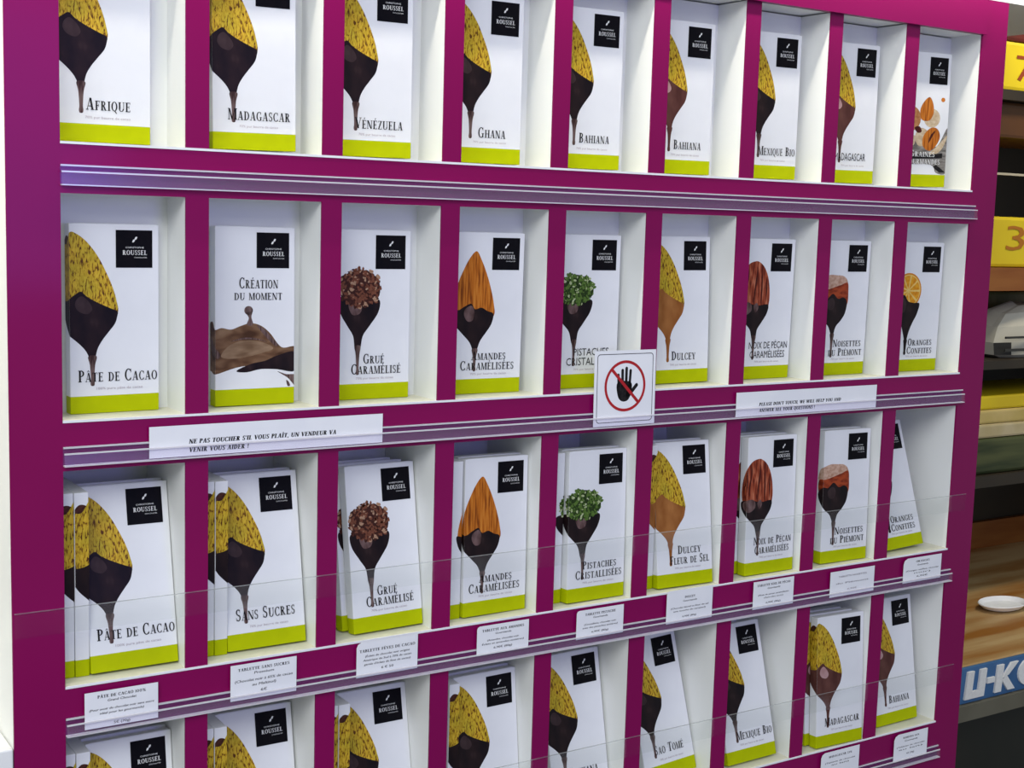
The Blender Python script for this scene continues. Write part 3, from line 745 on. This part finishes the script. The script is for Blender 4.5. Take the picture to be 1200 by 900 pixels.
POSE = {(1,1): (0.0078, 0.0304, 0.0010, -0.0027, -0.0140, -0.0048), (1,2): (0.1389, 0.0253, 0.0018, -0.0263, -0.0151, -0.0167), (1,3): (0.2577, 0.0260, 0.0018, -0.0088, -0.0358, -0.0106), (1,4): (0.3826, 0.0281, 0.0011, -0.0080, -0.0197, -0.0083),
        (1,5): (0.5054, 0.0268, 0.0014, -0.0112, -0.0345, -0.0098), (1,6): (0.6308, 0.0275, 0.0014, -0.0019, -0.0443, -0.0095), (1,7): (0.7582, 0.0260, 0.0022, -0.0040, -0.0494, -0.0122), (1,8): (0.8874, 0.0270, 0.0016, 0.0012, -0.0163, -0.0146),
        (1,9): (1.0099, 0.0233, 0.0032, -0.0164, -0.0413, -0.0211),
        (2,1): (0.0158, 0.0302, -0.2258, 0.0341, -0.0013, -0.0014), (2,2): (0.1429, 0.0304, -0.2273, 0.0305, 0.0241, 0.0043), (2,3): (0.2636, 0.0315, -0.2282, 0.0028, 0.0080, 0.0003), (2,4): (0.3914, 0.0304, -0.2279, -0.0102, -0.0129, 0.0019),
        (2,5): (0.5174, 0.0320, -0.2278, 0.0073, 0.0007, 0.0010), (2,6): (0.6436, 0.0311, -0.2269, 0.0022, 0.0350, -0.0050), (2,7): (0.7700, 0.0314, -0.2273, 0.0103, -0.0217, 0.0010), (2,8): (0.8953, 0.0309, -0.2270, 0.0099, -0.0113, -0.0011),
        (2,9): (1.0255, 0.0304, -0.2273, -0.0011, -0.0450, -0.0006),
        (3,1): (0.0256, 0.0147, -0.4518, 0.0242, 0.2048, 0.0073), (3,2): (0.1520, 0.0179, -0.4509, 0.0365, 0.1770, 0.0074), (3,3): (0.2792, 0.0129, -0.4508, 0.0467, 0.1599, 0.0015), (3,4): (0.3990, 0.0142, -0.4514, 0.0436, 0.0332, 0.0129),
        (3,5): (0.5268, 0.0084, -0.4526, 0.0358, 0.0391, 0.0131), (3,6): (0.6463, 0.0093, -0.4518, -0.0343, 0.1213, 0.0019), (3,7): (0.7733, 0.0090, -0.4519, 0.0178, 0.0311, 0.0072), (3,8): (0.8963, 0.0103, -0.4516, -0.0078, 0.0314, 0.0081),
        (3,9): (1.0107, 0.0136, -0.4502, 0.0478, 0.2925, -0.0234),
        (4,1): (0.0241, 0.0130, -0.6810, 0.0062, 0.1462, -0.0095), (4,2): (0.1501, 0.0222, -0.6798, 0.0103, 0.1878, -0.0085), (4,3): (0.2750, 0.0208, -0.6801, 0.0103, 0.1918, -0.0085), (4,4): (0.4045, 0.0140, -0.6804, 0.0376, 0.1209, 0.0058),
        (4,5): (0.5238, 0.0198, -0.6793, 0.0278, 0.1909, -0.0076), (4,6): (0.6525, 0.0183, -0.6801, 0.0594, 0.2793, -0.0255), (4,7): (0.7653, 0.0107, -0.6808, 0.0110, 0.2639, -0.0079), (4,8): (0.9012, 0.0017, -0.6822, -0.0247, 0.0723, 0.0120),
        (4,9): (1.0203, 0.0156, -0.6800, 0.0199, 0.1474, -0.0053)}
ORD = ['first', 'second', 'third', 'fourth', 'fifth', 'sixth', 'seventh', 'eighth', 'ninth']
ROWN = {1: 'top', 2: 'second', 3: 'third', 4: 'fourth'}
PD = {'pod': 'cocoa pod in dark chocolate', 'milkpod': 'cocoa pod in milk chocolate', 'caramelpod': 'cocoa pod in caramel',
      'nibs': 'brown cocoa nibs', 'pistachio': 'green pistachio pieces', 'almond': 'one orange-brown almond', 'pecan': 'one reddish pecan', 'hazelnut': 'one dipped hazelnut',
      'orange': 'an orange slice', 'wave': 'a chocolate splash', 'nuts': 'almonds and nutshells'}
SET = {1: [('pod', 'afrique'), ('pod', 'madagascar'), ('pod', 'venezuela'), ('pod', 'ghana'), ('pod', 'bahiana'), ('milkpod', 'bahiana'), ('pod', 'mexique'), ('milkpod', 'madathin'), ('nuts', 'graines')],
       2: [('pod', 'pate'), ('wave', 'creation'), ('nibs', 'grue'), ('almond', 'amandes'), ('pistachio', 'pistthin'), ('caramelpod', 'dulcey'), ('pecan', 'noixthin'), ('hazelnut', 'noisettes'), ('orange', 'oranges')],
       3: [('pod', 'pate'), ('pod', 'sansucres'), ('nibs', 'grue'), ('almond', 'amandes'), ('pistachio', 'pistaches'), ('caramelpod', 'dulceysel'), ('pecan', 'noix'), ('hazelnut', 'noisettes'), ('orange', 'oranges')],
       4: [('pod', None), ('pod', None), ('pod', None), ('pod', None), ('pod', 'bahiana'), ('pod', 'saotome'), ('pod', 'mexique'), ('milkpod', 'madagascar'), ('milkpod', 'bahiana')]}
TITLEM['sansucres'] = title_mesh([('Sans Sucres', 0.0090, 0.0675, 0.0268, 0.0105)], SUB(0.022, 0.0600))
BEHIND = {(3, 1): 1, (3, 2): 1, (3, 3): 2, (3, 4): 1, (3, 5): 1, (3, 6): 1, (3, 7): 2, (3, 8): 1, (4, 1): 1, (4, 4): 1, (4, 8): 2}
BSHIFT = {(3, 3): -0.005, (3, 7): -0.003, (3, 8): -0.003, (4, 8): -0.006}
SPINES = {(3, 1): 2, (3, 2): 2, (3, 4): 1, (3, 5): 1, (3, 6): 1, (4, 1): 2, (4, 2): 2, (4, 3): 2, (4, 4): 1}      # cartons standing spine outwards at the left of a cell
for r in (1, 2, 3, 4):
    for c in range(9):
        pic, ti = SET[r][c]
        x, y, z, ya, le, ro = POSE[(r, c + 1)]
        cell = '%s cell of %s row' % (ORD[c], ROWN[r])
        n = BEHIND.get((r, c + 1), 0)
        lab = 'white carton picturing %s, %s' % (PD[pic], ('foremost in ' if n else 'alone in ') + cell)
        grp = 'cartons in the %s row' % ROWN[r]
        sq = (XE[2 * c], XE[2 * c + 1])
        if r < 3: le = max(le, -0.012); y = min(y, 0.0475 - 0.0013 - TH * math.cos(le) - max(0, le) * H - abs(ya) * W)
        ns_ = SPINES.get((r, c + 1), 0)
        if ns_ == 2: ya, ro = 0.0, 0.0
        if ns_: sq = (XE[2 * c] + ns_ * 0.0128 - 0.0002, XE[2 * c + 1] + 0.0004)
        px, py, pz = carton(pic, ti, lab, grp, x, y, FLOORZ[r], ya, le, ro, sq)
        for k in range(n):
            d = (TH + 0.0013) * (k + 1)
            yaw2 = ya * 0.7
            bx_ = px + BSHIFT.get((r, c + 1), 0) * (k + 1) - (0 if ns_ else math.sin(ya) * d)
            lab = ('hindmost white carton of three in ' if k else 'white carton just behind the foremost one in ') + cell
            carton(pic, ti, lab, grp, bx_, py + d / math.cos(le) + 0.0006, FLOORZ[r], ya, le, ro, sq)
        if ns_:
            left = min((rotm(ya, le, ro) @ Vector(p)).x for p in ((0, 0, 0), (0, TH, 0), (0, 0, H), (0, TH, H))) + px
            for k in range(ns_):
                lab = 'white carton standing spine outwards, ' + ('next to the front one in ' if k == 0 else 'leftmost in ') + cell
                carton(pic, None, lab, grp, max(left - 0.0004 - k * (TH + 0.0004), XE[2 * c] + TH + 0.0014 + 0.0124 * (ns_ - 1 - k)), 0.019 + 0.001 * k, FLOORZ[r], math.pi / 2, 0, 0, None)

# ------------------------------------------------------------------ papers held in the rails
def paper(name, cat, label, group, x, z, w, h, y, prints, lean=0.0, yaw=0.0, curl=0.0):
    """thin sheet with its lower left corner at (x, z); prints = list of (part name, [(polys, material)])"""
    e = empty(name, (x, y, z), label=label, cat=cat, group=group)
    e.rotation_euler = (-lean, 0, yaw)
    mb = MB()
    cut = h * 0.16 * curl
    out = [(0, 0), (w, 0), (w, h), (cut * 1.6, h), (cut * 0.5, h - cut * 0.5), (0, h - cut * 1.5)] if curl else [(0, 0), (w, 0), (w, h), (0, h)]
    mb.poly([(a, 0, b) for a, b in out], PAPER)
    mb.poly([(a, 0.0002, b) for a, b in reversed(out)], PAPER)
    for i in range(len(out)):
        (a, b), (c_, d) = out[i], out[(i + 1) % len(out)]
        mb.poly([(c_, 0, d), (a, 0, b), (a, 0.0002, b), (c_, 0.0002, d)], PAPER)
    link('sheet', mb.mesh('sheet', normals=False), e)
    for pn, layers in prints:
        P = Print()
        for ps, m in layers: P.add(ps, m)
        link(pn, P.mesh(pn, fold=False), e)
    return e


def ctext(rows, w, f=sans):
    """centred lines: (text, baseline, cap height, width, shear, serif?)"""
    ps = []
    for t, y, cap, tw, sh, sf in rows:
        x0 = (w - tw) / 2
        ps += serif(t, x0, x0 + tw, y, cap, 1.0, sh) if sf else sans(t, x0, x0 + tw, y, cap, sh)
    return ps


bold = lambda ps, d: ps + [[(a + d, b) for a, b in q] for q in ps]
nl = serif("NE PAS TOUCHER S'IL VOUS PLAÎT, UN VENDEUR VA", 0.0346, 0.1744, 0.0108, 0.0039, 1.0, 0.16) + serif('VENIR VOUS AIDER !', 0.0346, 0.0893, 0.0034, 0.0040, 1.0, 0.16)
paper('notice_strip', 'notice', 'long white notice strip in French, under the first three cells of the second row', None, 0.0724, -0.2634, 0.2226, 0.0272, -0.0034, [('notice_lettering', [(bold(nl, 0.0004), LETTER)])])
nr = serif("PLEASE DON'T TOUCH, WE WILL HELP YOU AND", 0.0342, 0.1637, 0.0109, 0.0037, 1.0, 0.16) + serif('ANSWER ALL YOUR QUESTIONS !', 0.0345, 0.1219, 0.0040, 0.0037, 1.0, 0.16)
paper('notice_strip', 'notice', 'long white notice strip in English, under the seventh and eighth cells', None, 0.7364, -0.2636, 0.2240, 0.0274, -0.0034, [('notice_lettering', [(bold(nr, 0.0004), LETTER)])])

# the no-touching sign
def band(pts, t): return pts


sw, sh_ = 0.0805, 0.0790
def ringpoly(cx, cy, rx, ry, w, n=44):
    o, i = ell(cx, cy, rx, ry, n), ell(cx, cy, rx - w, ry - w, n)
    return [[o[k], o[(k + 1) % n], i[(k + 1) % n], i[k]] for k in range(n)]
def rrect(x0, y0, x1, y1, r):
    pts = []
    for cx, cy, a in ((x1 - r, y1 - r, 0), (x0 + r, y1 - r, 90), (x0 + r, y0 + r, 180), (x1 - r, y0 + r, 270)):
        pts += [(cx + r * math.cos(math.radians(a + k * 15)), cy + r * math.sin(math.radians(a + k * 15))) for k in range(7)]
    return pts
o_, i_ = rrect(0.0035, 0.0035, sw - 0.0035, sh_ - 0.0035, 0.0035), rrect(0.0042, 0.0042, sw - 0.0042, sh_ - 0.0042, 0.0030)
border = [[o_[k], o_[(k + 1) % len(o_)], i_[(k + 1) % len(o_)], i_[k]] for k in range(len(o_))]
hx, hy = sw * 0.5, 0.0415
def capsule(x0, y0, x1, y1, r):
    a = math.atan2(y1 - y0, x1 - x0)
    pts = [(x1 + r * math.cos(a + math.radians(b)), y1 + r * math.sin(a + math.radians(b))) for b in range(-90, 91, 20)]
    pts += [(x0 + r * math.cos(a + math.radians(b)), y0 + r * math.sin(a + math.radians(b))) for b in range(90, 271, 20)]
    return pts
hand = [spline([(hx - 0.0100, hy + 0.004), (hx + 0.0070, hy + 0.004), (hx + 0.0085, hy - 0.006), (hx + 0.0040, hy - 0.0150), (hx - 0.0040, hy - 0.0160), (hx - 0.0095, hy - 0.0100)], 5),
        capsule(hx - 0.0085, hy, hx - 0.0092, hy + 0.0118, 0.0016), capsule(hx - 0.0035, hy, hx - 0.0038, hy + 0.0165, 0.0017),
        capsule(hx + 0.0012, hy, hx + 0.0014, hy + 0.0185, 0.0017), capsule(hx + 0.0058, hy, hx + 0.0068, hy + 0.0160, 0.0016),
        capsule(hx + 0.0050, hy - 0.0100, hx + 0.0150, hy + 0.0005, 0.0020), spline([(hx + 0.002, hy - 0.012), (hx + 0.0085, hy - 0.009), (hx + 0.0085, hy - 0.003), (hx + 0.003, hy)], 3)]
rr = 0.0270
c45 = math.cos(math.radians(45)) * (rr - 0.001)
slash = [[(hx - c45 - 0.0012, hy + c45 - 0.0012), (hx - c45 + 0.0012, hy + c45 + 0.0012), (hx + c45 + 0.0012, hy - c45 + 0.0012), (hx + c45 - 0.0012, hy - c45 - 0.0012)]]
paper('warning_sign', 'sign', 'square white sign with crossed-out black hand in a red ring, before the sixth divider', None, 0.5395, -0.2634, sw, sh_, -0.0042,
      [('sign_border', [(border, LETTER)]), ('hand_symbol', [(hand, LETTER)]), ('red_prohibition_ring', [([], REDINK), (ringpoly(hx, hy, rr, rr, 0.0030) , REDINK), (slash, REDINK)])], lean=0.02)

CARDS = [
    (0.0162, -0.4933, 0.0635, 0.0320, [('PÂTE DE CACAO 100%', 0.0260, 0.0026, 0.0420, 0, 1), ('Grand Chocolat', 0.0222, 0.0021, 0.0250, 0.2, 0), ('(Pour avoir du chocolat noir sans sucre', 0.0152, 0.0019, 0.0560, 0.2, 0), ('idéal pour les gourmands)', 0.0115, 0.0019, 0.0380, 0.2, 0), ('5€ (70g)', 0.0050, 0.0021, 0.0140, 0, 0)], 0),
    (0.1462, -0.4908, 0.0640, 0.0332, [('TABLETTE SANS SUCRES', 0.0268, 0.0026, 0.0500, 0, 1), ('Premium', 0.0228, 0.0023, 0.0190, 0.2, 0), ('(Chocolat noir à 65% de cacao', 0.0165, 0.0024, 0.0560, 0.2, 0), ('au Maltitol)', 0.0118, 0.0024, 0.0230, 0.2, 0), ('6€', 0.0050, 0.0026, 0.0060, 0, 0)], 0),
    (0.2718, -0.4892, 0.0660, 0.0343, [('TABLETTE FÈVES DE CACAO', 0.0242, 0.0027, 0.0600, 0, 1), ('(Éclats de chocolat noir origine', 0.0192, 0.0020, 0.0480, 0.2, 0), ('Amérique du Sud à 70% de cacao', 0.0152, 0.0020, 0.0520, 0.2, 0), ("garnie d'éclats de fève de cacao)", 0.0112, 0.0020, 0.0500, 0.2, 0), ('6 € 50', 0.0050, 0.0023, 0.0130, 0, 0)], 0.6),
    (0.4056, -0.4880, 0.0620, 0.0302, [('TABLETTE AUX AMANDES', 0.0238, 0.0025, 0.0500, 0, 1), ('Gourmande', 0.0200, 0.0020, 0.0190, 0.2, 0), ('(Amandes, chocolat noir', 0.0138, 0.0018, 0.0380, 0.2, 0), ('Éclats et amandes entières)', 0.0102, 0.0018, 0.0500, 0.2, 0), ('6,90€ (80g)', 0.0045, 0.0020, 0.0220, 0, 0)], 0.4),
    (0.5280, -0.4891, 0.0618, 0.0310, [('TABLETTE PISTACHE', 0.0246, 0.0025, 0.0400, 0, 1), ('Gourmande', 0.0210, 0.0020, 0.0190, 0.2, 0), ('(Cristallisée, chocolat noir', 0.0142, 0.0018, 0.0420, 0.2, 0), ('avec des pistaches entières)', 0.0106, 0.0018, 0.0460, 0.2, 0), ('6,90€ (80g)', 0.0045, 0.0020, 0.0220, 0, 0)], 0.4),
    (0.6492, -0.4892, 0.0660, 0.0370, [('DULCEY', 0.0268, 0.0024, 0.0150, 0, 1), ('Gourmande', 0.0228, 0.0020, 0.0200, 0.2, 0), ('(Chocolat blond et fleur de sel', 0.0158, 0.0018, 0.0540, 0.2, 0), ('une touche de caramel)', 0.0122, 0.0018, 0.0460, 0.2, 0), ('6,90€ (80g)', 0.0045, 0.0019, 0.0200, 0, 0)], 0.4),
    (0.7770, -0.4898, 0.0635, 0.0325, [('TABLETTE NOIX DE PÉCAN', 0.0262, 0.0026, 0.0520, 0, 1), ('Gourmande', 0.0222, 0.0021, 0.0200, 0.2, 0), ('(Noix de pécan caramélisées', 0.0152, 0.0018, 0.0480, 0.2, 0), ('chocolat noir)', 0.0116, 0.0018, 0.0300, 0.2, 0), ('6,90€ (80g)', 0.0045, 0.0020, 0.0230, 0, 0)], 0),
    (0.9008, -0.4914, 0.0755, 0.0312, [('TABLETTE NOISETTES', 0.0230, 0.0020, 0.0480, 0, 0), ('du Piémont', 0.0150, 0.0019, 0.0560, 0.2, 0), ('6,90€', 0.0060, 0.0019, 0.0160, 0, 0)], 0),
    (1.0286, -0.4896, 0.0700, 0.0312, [('ORANGES', 0.0248, 0.0024, 0.0250, 0, 1), ('Gourmande', 0.0205, 0.0021, 0.0200, 0.2, 0), ('(Oranges confites, chocolat', 0.0142, 0.0018, 0.0600, 0.2, 0), ('noir)', 0.0106, 0.0018, 0.0300, 0.2, 0), ('6,90€', 0.0050, 0.0021, 0.0200, 0, 0)], 0.9),
    (0.9033, -0.7215, 0.0660, 0.0345, [('MADAGASCAR 33%', 0.0268, 0.0026, 0.0400, 0, 1), ('(Tablette de chocolat', 0.0200, 0.0018, 0.0520, 0.2, 0), ('au lait)', 0.0164, 0.0018, 0.0300, 0.2, 0), ('6€', 0.0060, 0.0021, 0.0060, 0, 0)], 0.7),
    (1.0326, -0.7230, 0.0625, 0.0350, [('BAHIANA 46%', 0.0280, 0.0025, 0.0300, 0, 1), ('Gourmande', 0.0238, 0.0022, 0.0240, 0.2, 0), ('(Tablette de chocolat', 0.0170, 0.0018, 0.0520, 0.2, 0), ('au lait)', 0.0132, 0.0018, 0.0440, 0.2, 0), ('6€ (70g)', 0.0060, 0.0020, 0.0140, 0, 0)], 0.8),
]
CL = ['for pure cocoa paste, under the first cell of third row', 'titled sans sucres, under the second cell of the third row', 'with curled corner, under the third cell of third row',
      'titled for almonds, under the fourth cell of the third row', 'titled for pistachio, under the fifth cell of the third row', 'tall and sticking up, under the caramel carton of the third row',
      'titled for pecans, under the seventh cell of the third row', 'with faded pale lettering, under the eighth cell of the third row', 'with rounded corner, under the leaning orange carton',
      'in the lowest rail, under the eighth cell of the fourth row', 'in the lowest rail, under the ninth cell of the fourth row']
for i, (x, z, w, h, rows, curl) in enumerate(CARDS):
    paper('price_card', 'price card', 'small white price card ' + CL[i], 'price cards in the rails', x, z, w, h, -0.0034, [('card_lettering', [(bold(ctext([(t, (0.0018 if i == 0 else y + 0.0008), *k) if y < 0.0065 else (t, y, *k) for t, y, *k in rows], w), 0.00015), GREYINK if i == 7 else LETTER)])], curl=curl)
# ------------------------------------------------------------------ the shop beyond the rack, at right
def bmat(n, c, c2, sc=6.0, r=0.5, st=(1, 1, 1)): return mat(n, c, r, 0.4, noise=(sc, c2, st, 0.38, 0.62))
DKWOOD = bmat('dark_shelf_wood', (0.020, 0.014, 0.008), (0.030, 0.020, 0.010))
AMBER = bmat('amber_board', (0.20, 0.055, 0.006), (0.26, 0.09, 0.015), 5.0, 0.5, (1, 1, 8))
TAN = bmat('tan_counter_wood', (0.52, 0.36, 0.17), (0.32, 0.13, 0.025), 3.0, 0.35, (0.8, 7, 1))
sh = empty('shop_shelving', (1.85, 0.5, ZB), label='dark shelving with brown boards standing beyond the rack at right', cat='shelving')
def sp(name, mb):
    o = link(name, mb.mesh(name), sh); o.location = (-1.85, -0.5, -ZB)
sp('back_panel', MB().box(1.25, 2.60, 0.80, 0.82, ZB, 0.45, DKWOOD))
sp('side_panel', MB().box(2.60, 2.62, 0.46, 0.82, ZB, 0.45, DKWOOD))
sp('side_panel', MB().box(1.23, 1.25, 0.46, 0.82, ZB, 0.45, DKWOOD))
for z0, z1, m in ((0.185, 0.203, DKWOOD), (-0.156, -0.114, AMBER), (-0.300, -0.284, DKWOOD), (-0.520, -0.498, DKWOOD)):
    sp('shelf_board', MB().box(1.25, 2.60, 0.48, 0.80, z0, z1, m))
sp('rail', MB().box(1.25, 2.60, 0.478, 0.482, 0.052, 0.056, bmat('shelf_rail', (0.45, 0.40, 0.30), (0.4, 0.35, 0.25))))
YEL = bmat('yellow_packet', (0.70, 0.54, 0.006), (0.60, 0.44, 0.006))
RUST = bmat('rust_red_packet', (0.13, 0.012, 0.004), (0.09, 0.010, 0.004))
def packet(name, label, x0, x1, y0, y1, z0, z1, m, bev=0.006, cat='packet', marks=None, markmat=None):
    e = empty(name, ((x0 + x1) / 2, y0, z0), label=label, cat=cat)
    mb = MB().box(x0, x1, y0, y1, z0, z1, m)
    o = link('body', mb.mesh('body', bevel=bev), e); o.location = (-(x0 + x1) / 2, -y0, -z0)
    if marks:
        P = Print().add(marks, markmat)
        o = link('printed_mark', P.mesh('printed_mark', fold=False, lift=0.0008), e); o.location = (-(x0 + x1) / 2, 0, -z0)
    return e
packet('carton_packet', 'rust red packet above the upper yellow packet, beyond the rack', 1.62, 2.25, 0.49, 0.62, 0.2035 + 0.086, 0.44, RUST)
packet('yellow_packet', 'upper yellow packet with red mark, on the top board beyond the rack', 1.62, 2.25, 0.49, 0.64, 0.2035, 0.289, YEL,
       marks=sans('7', 1.818, 1.868, 0.222, 0.045), markmat=bmat('red_brown_mark', (0.30, 0.05, 0.005), (0.25, 0.04, 0.005)))
packet('amber_carton', 'dark amber carton under the upper yellow packet, beyond the rack', 1.60, 2.25, 0.50, 0.70, 0.120, 0.1845, bmat('amber_carton', (0.10, 0.035, 0.004), (0.06, 0.02, 0.004)))
packet('yellow_packet', 'lower yellow packet with orange marks, on the amber board beyond the rack', 1.60, 2.25, 0.49, 0.66, -0.1135, -0.022, YEL,
       marks=sans('3-', 1.825, 1.930, -0.082, 0.045), markmat=bmat('orange_mark', (0.42, 0.16, 0.004), (0.38, 0.13, 0.004)))
packet('olive_packet', 'olive green packet under the amber board, beyond the rack', 1.60, 2.20, 0.60, 0.74, -0.2830, -0.165, bmat('olive_packet', (0.10, 0.09, 0.02), (0.22, 0.17, 0.06), 14.0))
def softbag(name, label, cx, cy, z0, w, d, h, m, m2):
    e = empty(name, (cx, cy, z0), label=label, cat='bag')
    mb = MB()
    prof = [(0.0, 0.42), (0.06, 0.5), (0.3, 0.52), (0.6, 0.48), (0.85, 0.38), (1.0, 0.2)]
    rings = []
    for t, k in prof:
        rings.append([(w * k * max(-1, min(1, 1.25 * math.cos(a))), d * k * math.sin(a), h * t + 0.004 * math.sin(3 * a) * t) for a in [j * math.tau / 20 for j in range(20)]])
    for i in range(len(rings) - 1):
        for j in range(20):
            mb.poly([rings[i][j], rings[i][(j + 1) % 20], rings[i + 1][(j + 1) % 20], rings[i + 1][j]], m2 if i == 1 and j % 3 == 0 else m)
    mb.poly(rings[-1], m); mb.poly(list(reversed(rings[0])), m)
    link('body', mb.mesh('body', smooth=True), e)
    s = MB()
    s.box(-w * 0.5, w * 0.5, -d * 0.56, -d * 0.53, h * 0.14, h * 0.19, m2)
    s.box(-w * 0.5, w * 0.5, -d * 0.56, -d * 0.53, h * 0.38, h * 0.42, m2)
    link('stripe', s.mesh('stripe'), e)
softbag('goods_bag', 'pale grey bag with dark stripes, on the shelf under the amber board', 1.985, 0.54, -0.2835, 0.28, 0.09, 0.100, bmat('pale_bag', (0.48, 0.46, 0.38), (0.55, 0.53, 0.46)), bmat('dark_stripe', (0.03, 0.028, 0.025), (0.04, 0.04, 0.03)))
for k, (z0, z1, m, t) in enumerate(((-0.378, -0.352, YEL, 'bright yellow'), (-0.404, -0.3785, bmat('straw_packet', (0.46, 0.35, 0.10), (0.55, 0.42, 0.16), 12.0), 'straw coloured'), (-0.430, -0.4045, bmat('beige_packet', (0.42, 0.34, 0.17), (0.50, 0.42, 0.25), 12.0), 'beige'))):
    packet('flat_packet', '%s flat packet in the pile on the middle board beyond the rack' % t, 1.60 + 0.01 * k, 2.25, 0.50 - 0.004 * k, 0.68, z0, z1, m, 0.004)
packet('green_packet', 'dark green packet under the flat packets, beyond the rack', 1.60, 2.25, 0.49, 0.68, -0.4975, -0.4305, bmat('dark_green_packet', (0.018, 0.028, 0.006), (0.07, 0.08, 0.025), 7.0, 0.5, (0.5, 1, 5)), 0.006)
ct = empty('shop_counter', (1.85, 0.25, ZB), label='wooden counter with streaked tan top below the dark shelving at right', cat='counter')
def cp(name, mb, bev=0.0):
    o = link(name, mb.mesh(name, bevel=bev), ct); o.location = (-1.85, -0.25, -ZB)
cp('counter_top', MB().box(1.26, 2.59, 0.254, 0.795, -0.800, -0.745, TAN), 0.004)
cp('backsplash', MB().box(1.26, 2.59, 0.785, 0.798, -0.7445, -0.685, AMBER))
cp('front_ledge', MB().box(1.26, 2.59, 0.240, 0.254, -0.832, -0.806, bmat('olive_grey_ledge', (0.11, 0.10, 0.07), (0.15, 0.14, 0.10))))
cp('counter_front', MB().box(1.26, 2.59, 0.30, 0.795, ZB, -0.8005, bmat('dark_counter_front', (0.010, 0.011, 0.008), (0.016, 0.015, 0.010))))
# blue nameplate on the counter's front edge
ns = empty('counter_sign', (1.78, 0.2535, -0.806), label='blue sign strip with large white letters on the counter front edge at right', cat='sign')
o = link('plate', MB().box(-0.34, 0.34, -0.006, 0.0, 0.0005, 0.0600, bmat('blue_sign', (0.035, 0.115, 0.27), (0.05, 0.15, 0.33), 9.0)).mesh('plate', bevel=0.001), ns)
def slab(x0, x1, y0, y1, k=0.10): return [(x0 + k * y0, y0), (x1 + k * y0, y0), (x1 + k * y1, y1), (x0 + k * y1, y1)]
def letter(polys, x):
    mb = MB()
    for q in polys:
        n = len(q)
        f, b = [(x + a, -0.0095, c) for a, c in q], [(x + a, -0.006, c) for a, c in q]
        mb.poly(f, PALEINK)
        for i in range(n): mb.poly([f[i], b[i], b[(i + 1) % n], f[(i + 1) % n]], PALEINK)
    return mb
y0, y1 = 0.0080, 0.0535
U_ = [slab(0, 0.016, y0, y1), slab(0.031, 0.047, y0, y1), slab(0.016, 0.031, y0, y0 + 0.012)]
D_ = [slab(0, 0.018, 0.027, 0.036)]
K_ = [slab(0, 0.016, y0, y1), [(0.018, 0.027), (0.034, y0), (0.052, y0), (0.030, 0.033)], [(0.018, 0.030), (0.034, 0.034), (0.058, y1), (0.040, y1)]]
O_ = [[(0.024 + rx1 * math.cos(t0) , 0.0308 + ry1 * math.sin(t0)), (0.024 + rx1 * math.cos(t1), 0.0308 + ry1 * math.sin(t1)), (0.024 + rx2 * math.cos(t1), 0.0308 + ry2 * math.sin(t1)), (0.024 + rx2 * math.cos(t0), 0.0308 + ry2 * math.sin(t0))]
      for rx1, ry1, rx2, ry2 in ((0.027, 0.0228, 0.012, 0.010),) for t0, t1 in [(k * math.tau / 20, (k + 1) * math.tau / 20) for k in range(20)]]
for nm, ps, x in (('letter_u', U_, -0.297), ('hyphen', D_, -0.245), ('letter_k', K_, -0.223), ('letter_o', O_, -0.160)):
    link(nm, letter(ps, x).mesh(nm, normals=False), ns)
# oval dish on the counter
ds = empty('oval_dish', (1.832, 0.445, -0.7447), label='small oval pale dish on the streaked counter top at right', cat='dish')
rings = []
for r_, z_ in ((0.55, 0.0), (0.80, 0.004), (1.0, 0.012), (0.97, 0.0135), (0.78, 0.0065), (0.4, 0.0045)):
    rings.append([(0.055 * r_ * math.cos(a), 0.036 * r_ * math.sin(a), z_) for a in [j * math.tau / 28 for j in range(28)]])
mb = MB()
for i in range(len(rings) - 1):
    for j in range(28): mb.poly([rings[i][j], rings[i][(j + 1) % 28], rings[i + 1][(j + 1) % 28], rings[i + 1][j]], PAPER)
mb.poly(rings[-1], PAPER); mb.poly(list(reversed(rings[0])), PAPER)
link('dish_body', mb.mesh('dish_body', smooth=True), ds)
